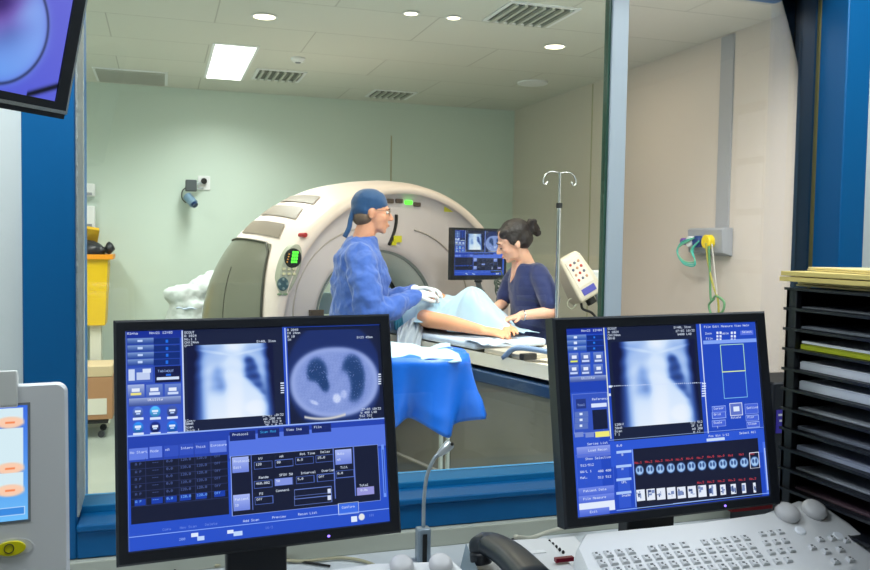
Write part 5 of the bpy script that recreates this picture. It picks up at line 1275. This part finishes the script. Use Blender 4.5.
e0 = cen-fr_n*.07; e1 = at_d(596, 291, DJ+.2); e2 = at_d(603, 312, DJ+.25)
jw(MB().tube(bez([e0, at_d(584, 290, DJ+.15), e1, e2]), .022, 10)).build('support_arm', m_grey, t, smooth=True)
jw(MB().cyl((e2.x, e2.y, .05), (e2.x, e2.y, e2.z+.03), .025)).build('stand_post', m_grey, t)
jw(MB().lathe([(.24, 0), (.24, .03), (.05, .06)], (e2.x, e2.y, .002))).build('foot', m_grey, t, smooth='auto')
jw(MB().box(e1.x-.04, e1.x+.03, e1.y-.03, e1.y+.03, e1.z+.06, e1.z+.13)).build('bracket', m_white, t, bevel=.01)
jw(MB().tube(bez([at_d(581, 303, DJ), at_d(583, 309, DJ), at_d(592, 313, DJ), at_d(600, 323, DJ)]), .008, 8)).build('cable', m_dark, t, smooth=True)
jw(MB().tube(bez([at_d(578, 302, DJ), at_d(572, 309, DJ), at_d(567, 305, DJ), at_d(570, 299, DJ), at_d(577, 300, DJ)]), .004, 6)).build('tubing', mat('pale_tubing', (190, 190, 170), .4), t, smooth=True)

# gas outlet panel with hoses on the right wall
c_ = at_x(700, 241, BX1); d_ = at_x(733, 243, BX1)
y_hi, y_lo = c_.y+.02, d_.y; zm = (c_.z+d_.z)/2; hh = .085
t = thing('gas_outlet_panel', 'grey medical gas panel with coloured outlets on the right wall', 'panel', (BX1, (y_hi+y_lo)/2, zm))
hy = (y_hi-y_lo)/2
MB().prism([(-.001, -hh), (-.07, -hh+.02), (-.08, hh-.01), (-.06, hh), (-.001, hh)], -hy, hy, 'y').build('housing', mat('panel_grey', (160, 166, 172), .4), t, bevel=.004)
cols = [((120, 70, 170), 1.05), ((225, 235, 235), .62), ((20, 60, 130), .22), ((240, 215, 20), -.36)]
for (cc3, f), rad in zip(cols, (.022, .034, .036, .042)):
    MB().cyl((-.07, f*hy, 0), (-.115, f*hy, 0), rad, 18).build('outlet', mat('outlet_%d_%d' % (cc3[0], cc3[2]), cc3, .4), t, bevel=.005)
def hose(lb, pts, c3, r_=.006):
    o = MB().tube(bez(pts, 60), r_, 8).build('gas_hose', mat('hose_%d_%d' % (c3[0], c3[2]), c3, .4), smooth=True); return tag(o, lb, 'hose', 'hoses at the gas panel')
def rw(px, py, off=.12): return at_x(px, py, BX1-off)
for i, (k, c3, lb) in enumerate(((0, (60, 190, 170), 'outer teal hose loop hanging left of the gas panel'), (1, (90, 205, 190), 'inner teal hose loop under the gas panel'), (2, (120, 200, 160), 'pale green hose coil at the left of the gas panel'))):
    hose(lb, [rw(694, 238), rw(682-2*k, 242+3*k), rw(677+k, 252+2*k), rw(684+k, 264-k), rw(695, 265-2*k), rw(693-k, 250), rw(699, 241)], c3, .0045)
hose('yellow-green hose hanging straight below the gas panel', [rw(706, 243), rw(708, 262), rw(713, 285), rw(718, 300), rw(719, 322), rw(720, 360, .15)], (170, 165, 50), .006)
hose('grey-white hose hanging beside the yellow-green one', [rw(712, 244), rw(714, 265), rw(716, 285), rw(717, 305), rw(716, 330), rw(716, 360, .15)], (190, 190, 180), .005)
hose('green coiled hose end low on the right wall', [rw(709, 246), rw(710, 275), rw(711, 300), rw(716, 296), rw(724, 302), rw(722, 312), rw(712, 314), rw(709, 305), rw(714, 299)], (90, 150, 100), .007)

# small wall camera on bracket, back wall
p = at_y(203, 184, BY1)
t = thing('wall_camera', 'small camera with a bluish lens on a bracket, back wall', 'camera', (p.x, BY1, p.z))
def bw(px, py, off): q = at_y(px, py, BY1-off); return q-Vector((p.x, BY1, p.z))
q = bw(204, 183, 0); MB().box(q.x-.05, q.x+.05, -.012, 0, q.z-.06, q.z+.06).build('wall_plate', m_white, t, bevel=.003)
q1 = bw(203, 182, .02); q2 = bw(191, 186, .12); MB().tube([q1, q2], .012, 8).tube([q1+Vector((0, 0, -.05)), q2+Vector((0, 0, -.03))], .006, 8).build('bracket_arm', m_alu, t)
MB().cyl(bw(204, 181, .012), bw(204, 181, .05), .025).build('joint', m_dark, t)
MB().box(q2.x-.045, q2.x+.045, q2.y-.05, q2.y+.03, q2.z-.045, q2.z+.05).build('camera_body', mat('camera_grey', (70, 78, 82), .5), t, bevel=.006)
a, b_ = bw(187, 196, .14), bw(194, 204, .20); MB().cyl(a, b_, .038).build('lens_barrel', mat('blue_grey_lens', (120, 150, 175), .3, .3), t, bevel=.005)
MB().cyl(b_, b_+(b_-a).normalized()*.02, .026).build('lens', mat('lens_dark', (24, 50, 90), .15), t)
MB().tube(bez([q2, bw(183, 190, .12), bw(182, 198, .12), bw(186, 203, .13)]), .005, 6).build('cable', m_dark, t, smooth=True)

# laundry bag beside the scanner
p = at_d(191, 300, 6.6)
t = thing('linen_bag', 'crumpled white linen bag left of the scanner', 'bag', (p.x, p.y, 0))
bg = MB(); oloft(bg, [(0, 0, .02, .10, .10), (0, 0, .10, .19, .17), (0, 0, .5, .22, .18), (0.01, 0, .85, .20, .17), (.02, 0, 1.02, .17, .15)])
bg.ell((-.04, 0, 1.06), (.17, .14, .09)); bg.ell((.10, .02, 1.10), (.13, .12, .12)); bg.ell((.17, .03, 1.16), (.09, .10, .09))
bg.build('bag_body', fabric('linen_white', (196, 204, 202), bump=(9, .9, .02)), t, remesh=.014, smo=3, disp=(.09, .05))
MB().tube([(-.11+.22*k/12, -.165+.05*abs(k-6)/6, .97+.006*math.sin(k*1.4)) for k in range(13)], .007, 8).build('drawstring', m_sheet, t, smooth=True)

# wall dispensers by the window edge
for (py0, py1, nm, lb) in ((185, 196, 'soap_dispenser', 'small white dispenser high on the back wall above the yellow bin'), (208, 230, 'towel_dispenser', 'white box dispenser on the back wall just above the yellow bin lid')):
    a = at_y(89, (py0+py1)/2, BY1); h2 = (py1-py0)/2*8.2/850
    t = thing(nm, lb, 'dispenser', (a.x, BY1, a.z)); MB().box(-.05, .05, -.10, 0, -h2, h2).build('case', m_white, t, bevel=.01); MB().box(-.03, .03, -.105, -.095, -h2*.8, -h2*.4).build('spout', m_grey, t)

# yellow clinical waste bin on a stand, boxes below
p = at_y(98, 290, 7.3)
xr_ = at_y(109, 290, 7.14).x; xl_ = xr_-.42
t = thing('clinical_waste_bin', 'yellow clinical waste bin with open lid on a white stand', 'bin', ((xl_+xr_)/2, 7.3, 0))
zt_ = at_y(98, 256, 7.12).z; zb_ = at_y(98, 326, 7.12).z; hw = (xr_-xl_)/2
def Q(h_, d, z): return [(-h_, -d, z), (h_, -d, z), (h_, d, z), (-h_, d, z)]
MB().loft([Q(hw*.86, .15, zb_), Q(hw*.97, .17, zt_-.03), Q(hw, .18, zt_-.03), Q(hw, .18, zt_), Q(hw-.02, .16, zt_), Q(hw-.03, .14, zt_-.08)]).build('bin_body', m_yellow, t, bevel=.006)
MB().loft([Q(hw+.03, .20, zt_-.025), Q(hw+.03, .20, zt_+.012), Q(hw-.02, .16, zt_+.012)], caps=False).build('bin_rim', mat('orange_rim', (236, 150, 20), .4), t)
MB().box(-hw*.5, hw*.3, -.157, -.150, (zt_+zb_)/2-.05, (zt_+zb_)/2+.1).build('label_sticker', mat('pale_yellow_label', (225, 205, 120), .5), t)
lidm = MB().add([(-hw, .16, zt_+.03), (hw*.45, .16, zt_+.03), (hw*.62, .02, zt_+.20), (-hw, .02, zt_+.25), (-hw, .17, zt_+.05), (hw*.45, .17, zt_+.05), (hw*.6, .04, zt_+.22), (-hw, .04, zt_+.27)], [(0, 1, 2, 3), (7, 6, 5, 4), (0, 4, 5, 1), (1, 5, 6, 2), (2, 6, 7, 3), (3, 7, 4, 0)]).build('bin_lid', mat('yellow_lid', (226, 180, 50), .4), t)
for sx in (-hw*.6, hw*.45): MB().box(sx-.03, sx+.05, -.10, .10, .02, zb_).build('stand_leg', mat('cream_stand', (222, 220, 204), .5), t)
MB().box(-hw, hw, -.16, .16, .0, .03).build('stand_base', mat('cream_stand', (222, 220, 204), .5), t)
t = thing('waste_bag', 'black bag bulging from the yellow bin', 'bag', ((xl_+xr_)/2, 7.3, zt_+.004))
bb = MB(); bb.ell((.02, -.02, .03), (hw*.75, .12, .09)); bb.cap((.08, -.05, .03), .03, (hw+.03, -.08, .05), .015); bb.ell((hw, -.08, .06), (.03, .04, .05)); bb.build('bag_body', m_black, t, remesh=.012, smo=1, disp=(.05, .02))
def carton(nm, lb, px0, px1, py0, py1, Y, dpt, m_, extra=True):
    a = at_y(px1, (py0+py1)/2, Y); z1 = at_y(px1, py0, Y).z; z0 = max(.0, at_y(px1, py1, Y).z); w_ = .42
    t = thing(nm, lb, 'box', (a.x-w_/2, Y+dpt/2, z0)); h_ = z1-z0
    MB().box(-w_/2, w_/2, -dpt/2, dpt/2, 0, h_).build('carton_body', m_, t, bevel=.004)
    if extra:
        MB().box(-.03, .03, -dpt/2-.002, -dpt/2, 0, h_).build('tape', mat('brown_tape', (170, 130, 80), .3), t)
        MB().box(.02, .17, -dpt/2-.003, -dpt/2-.001, h_*.12, h_*.5).build('carton_label', mat('carton_label', (225, 220, 205), .6), t)
    return z0
Yb = 6.72
z0 = carton('cardboard_box', 'brown cardboard box with a white label below the yellow bin', 0, 112.5, 377, 419, Yb, .35, mat('brown_card', (176, 130, 92), .8))
z1 = at_y(112, 377, Yb).z
carton('cardboard_box', 'flat pale cream box on top of the brown cardboard box', 0, 112.5, 366, 376.5, Yb, .35, mat('cream_card', (206, 184, 146), .8), False)
t = thing('box_dolly', 'low black dolly under the cardboard boxes', 'dolly', (at_y(108, 420, Yb).x-.2, Yb+.17, 0)); zz = max(.06, z0-.002)
MB().box(-.2, .2, -.16, .16, zz-.03, zz).build('deck', m_dark, t, bevel=.004)
for sx in (-.16, .15):
    for sy in (-.12, .12): MB().cyl((sx, sy-.012, .025), (sx, sy+.012, .025), .025).build('caster', m_dark, t)
# foot pedal and cables under the trolley
t = thing('foot_pedal', 'black foot pedal with cable on the floor under the trolley', 'pedal', (1.35, 4.25, 0))
MB().box(-.13, .13, -.09, .09, 0, .03).build('pedal_base', m_dark, t, bevel=.008); MB().prism([(-.08, .03), (.08, .03), (.06, .09), (-.05, .05)], -.1, .1, 'x').build('pedal_plate', m_grey, t, bevel=.005)

# things behind the photographer, seen only as faint reflections in the glass
t = thing('notice_board', 'white papers pinned to a pale board on the control room side wall', 'notice board', (3.314, .25, 1.85))
MB().box(-.02, 0, -.35, .35, -.5, .5).build('board', mat('board_frame', (200, 196, 188), .6), t)
for i in range(2):
    for j in range(3): MB().box(-.024, -.02, -.28+.3*i, -.04+.3*i, -.42+.3*j, -.16+.3*j).build('sheet', mat('notice_paper', (244, 244, 244), .7), t)
t = thing('shelf_unit', 'white shelf unit with papers against the control room rear wall', 'shelf', (2.75, -2.62, 0))
MB().box(-.5, -.47, -.2, .2, 0, 2.0).box(.47, .5, -.2, .2, 0, 2.0).build('side_panel', m_white, t)
for k in range(5): MB().box(-.47, .47, -.2, .2, .05+.48*k, .08+.48*k).build('shelf_board', m_white, t)
MB().box(-.47, .47, -.22, -.2, 0, 2.0).build('back_panel', mat('shelf_back', (180, 176, 170), .6), t)
MB().box(-.3, .3, .2, .205, .95, 1.75).build('paper_notice', mat('notice_paper', (240, 240, 240), .7), t)
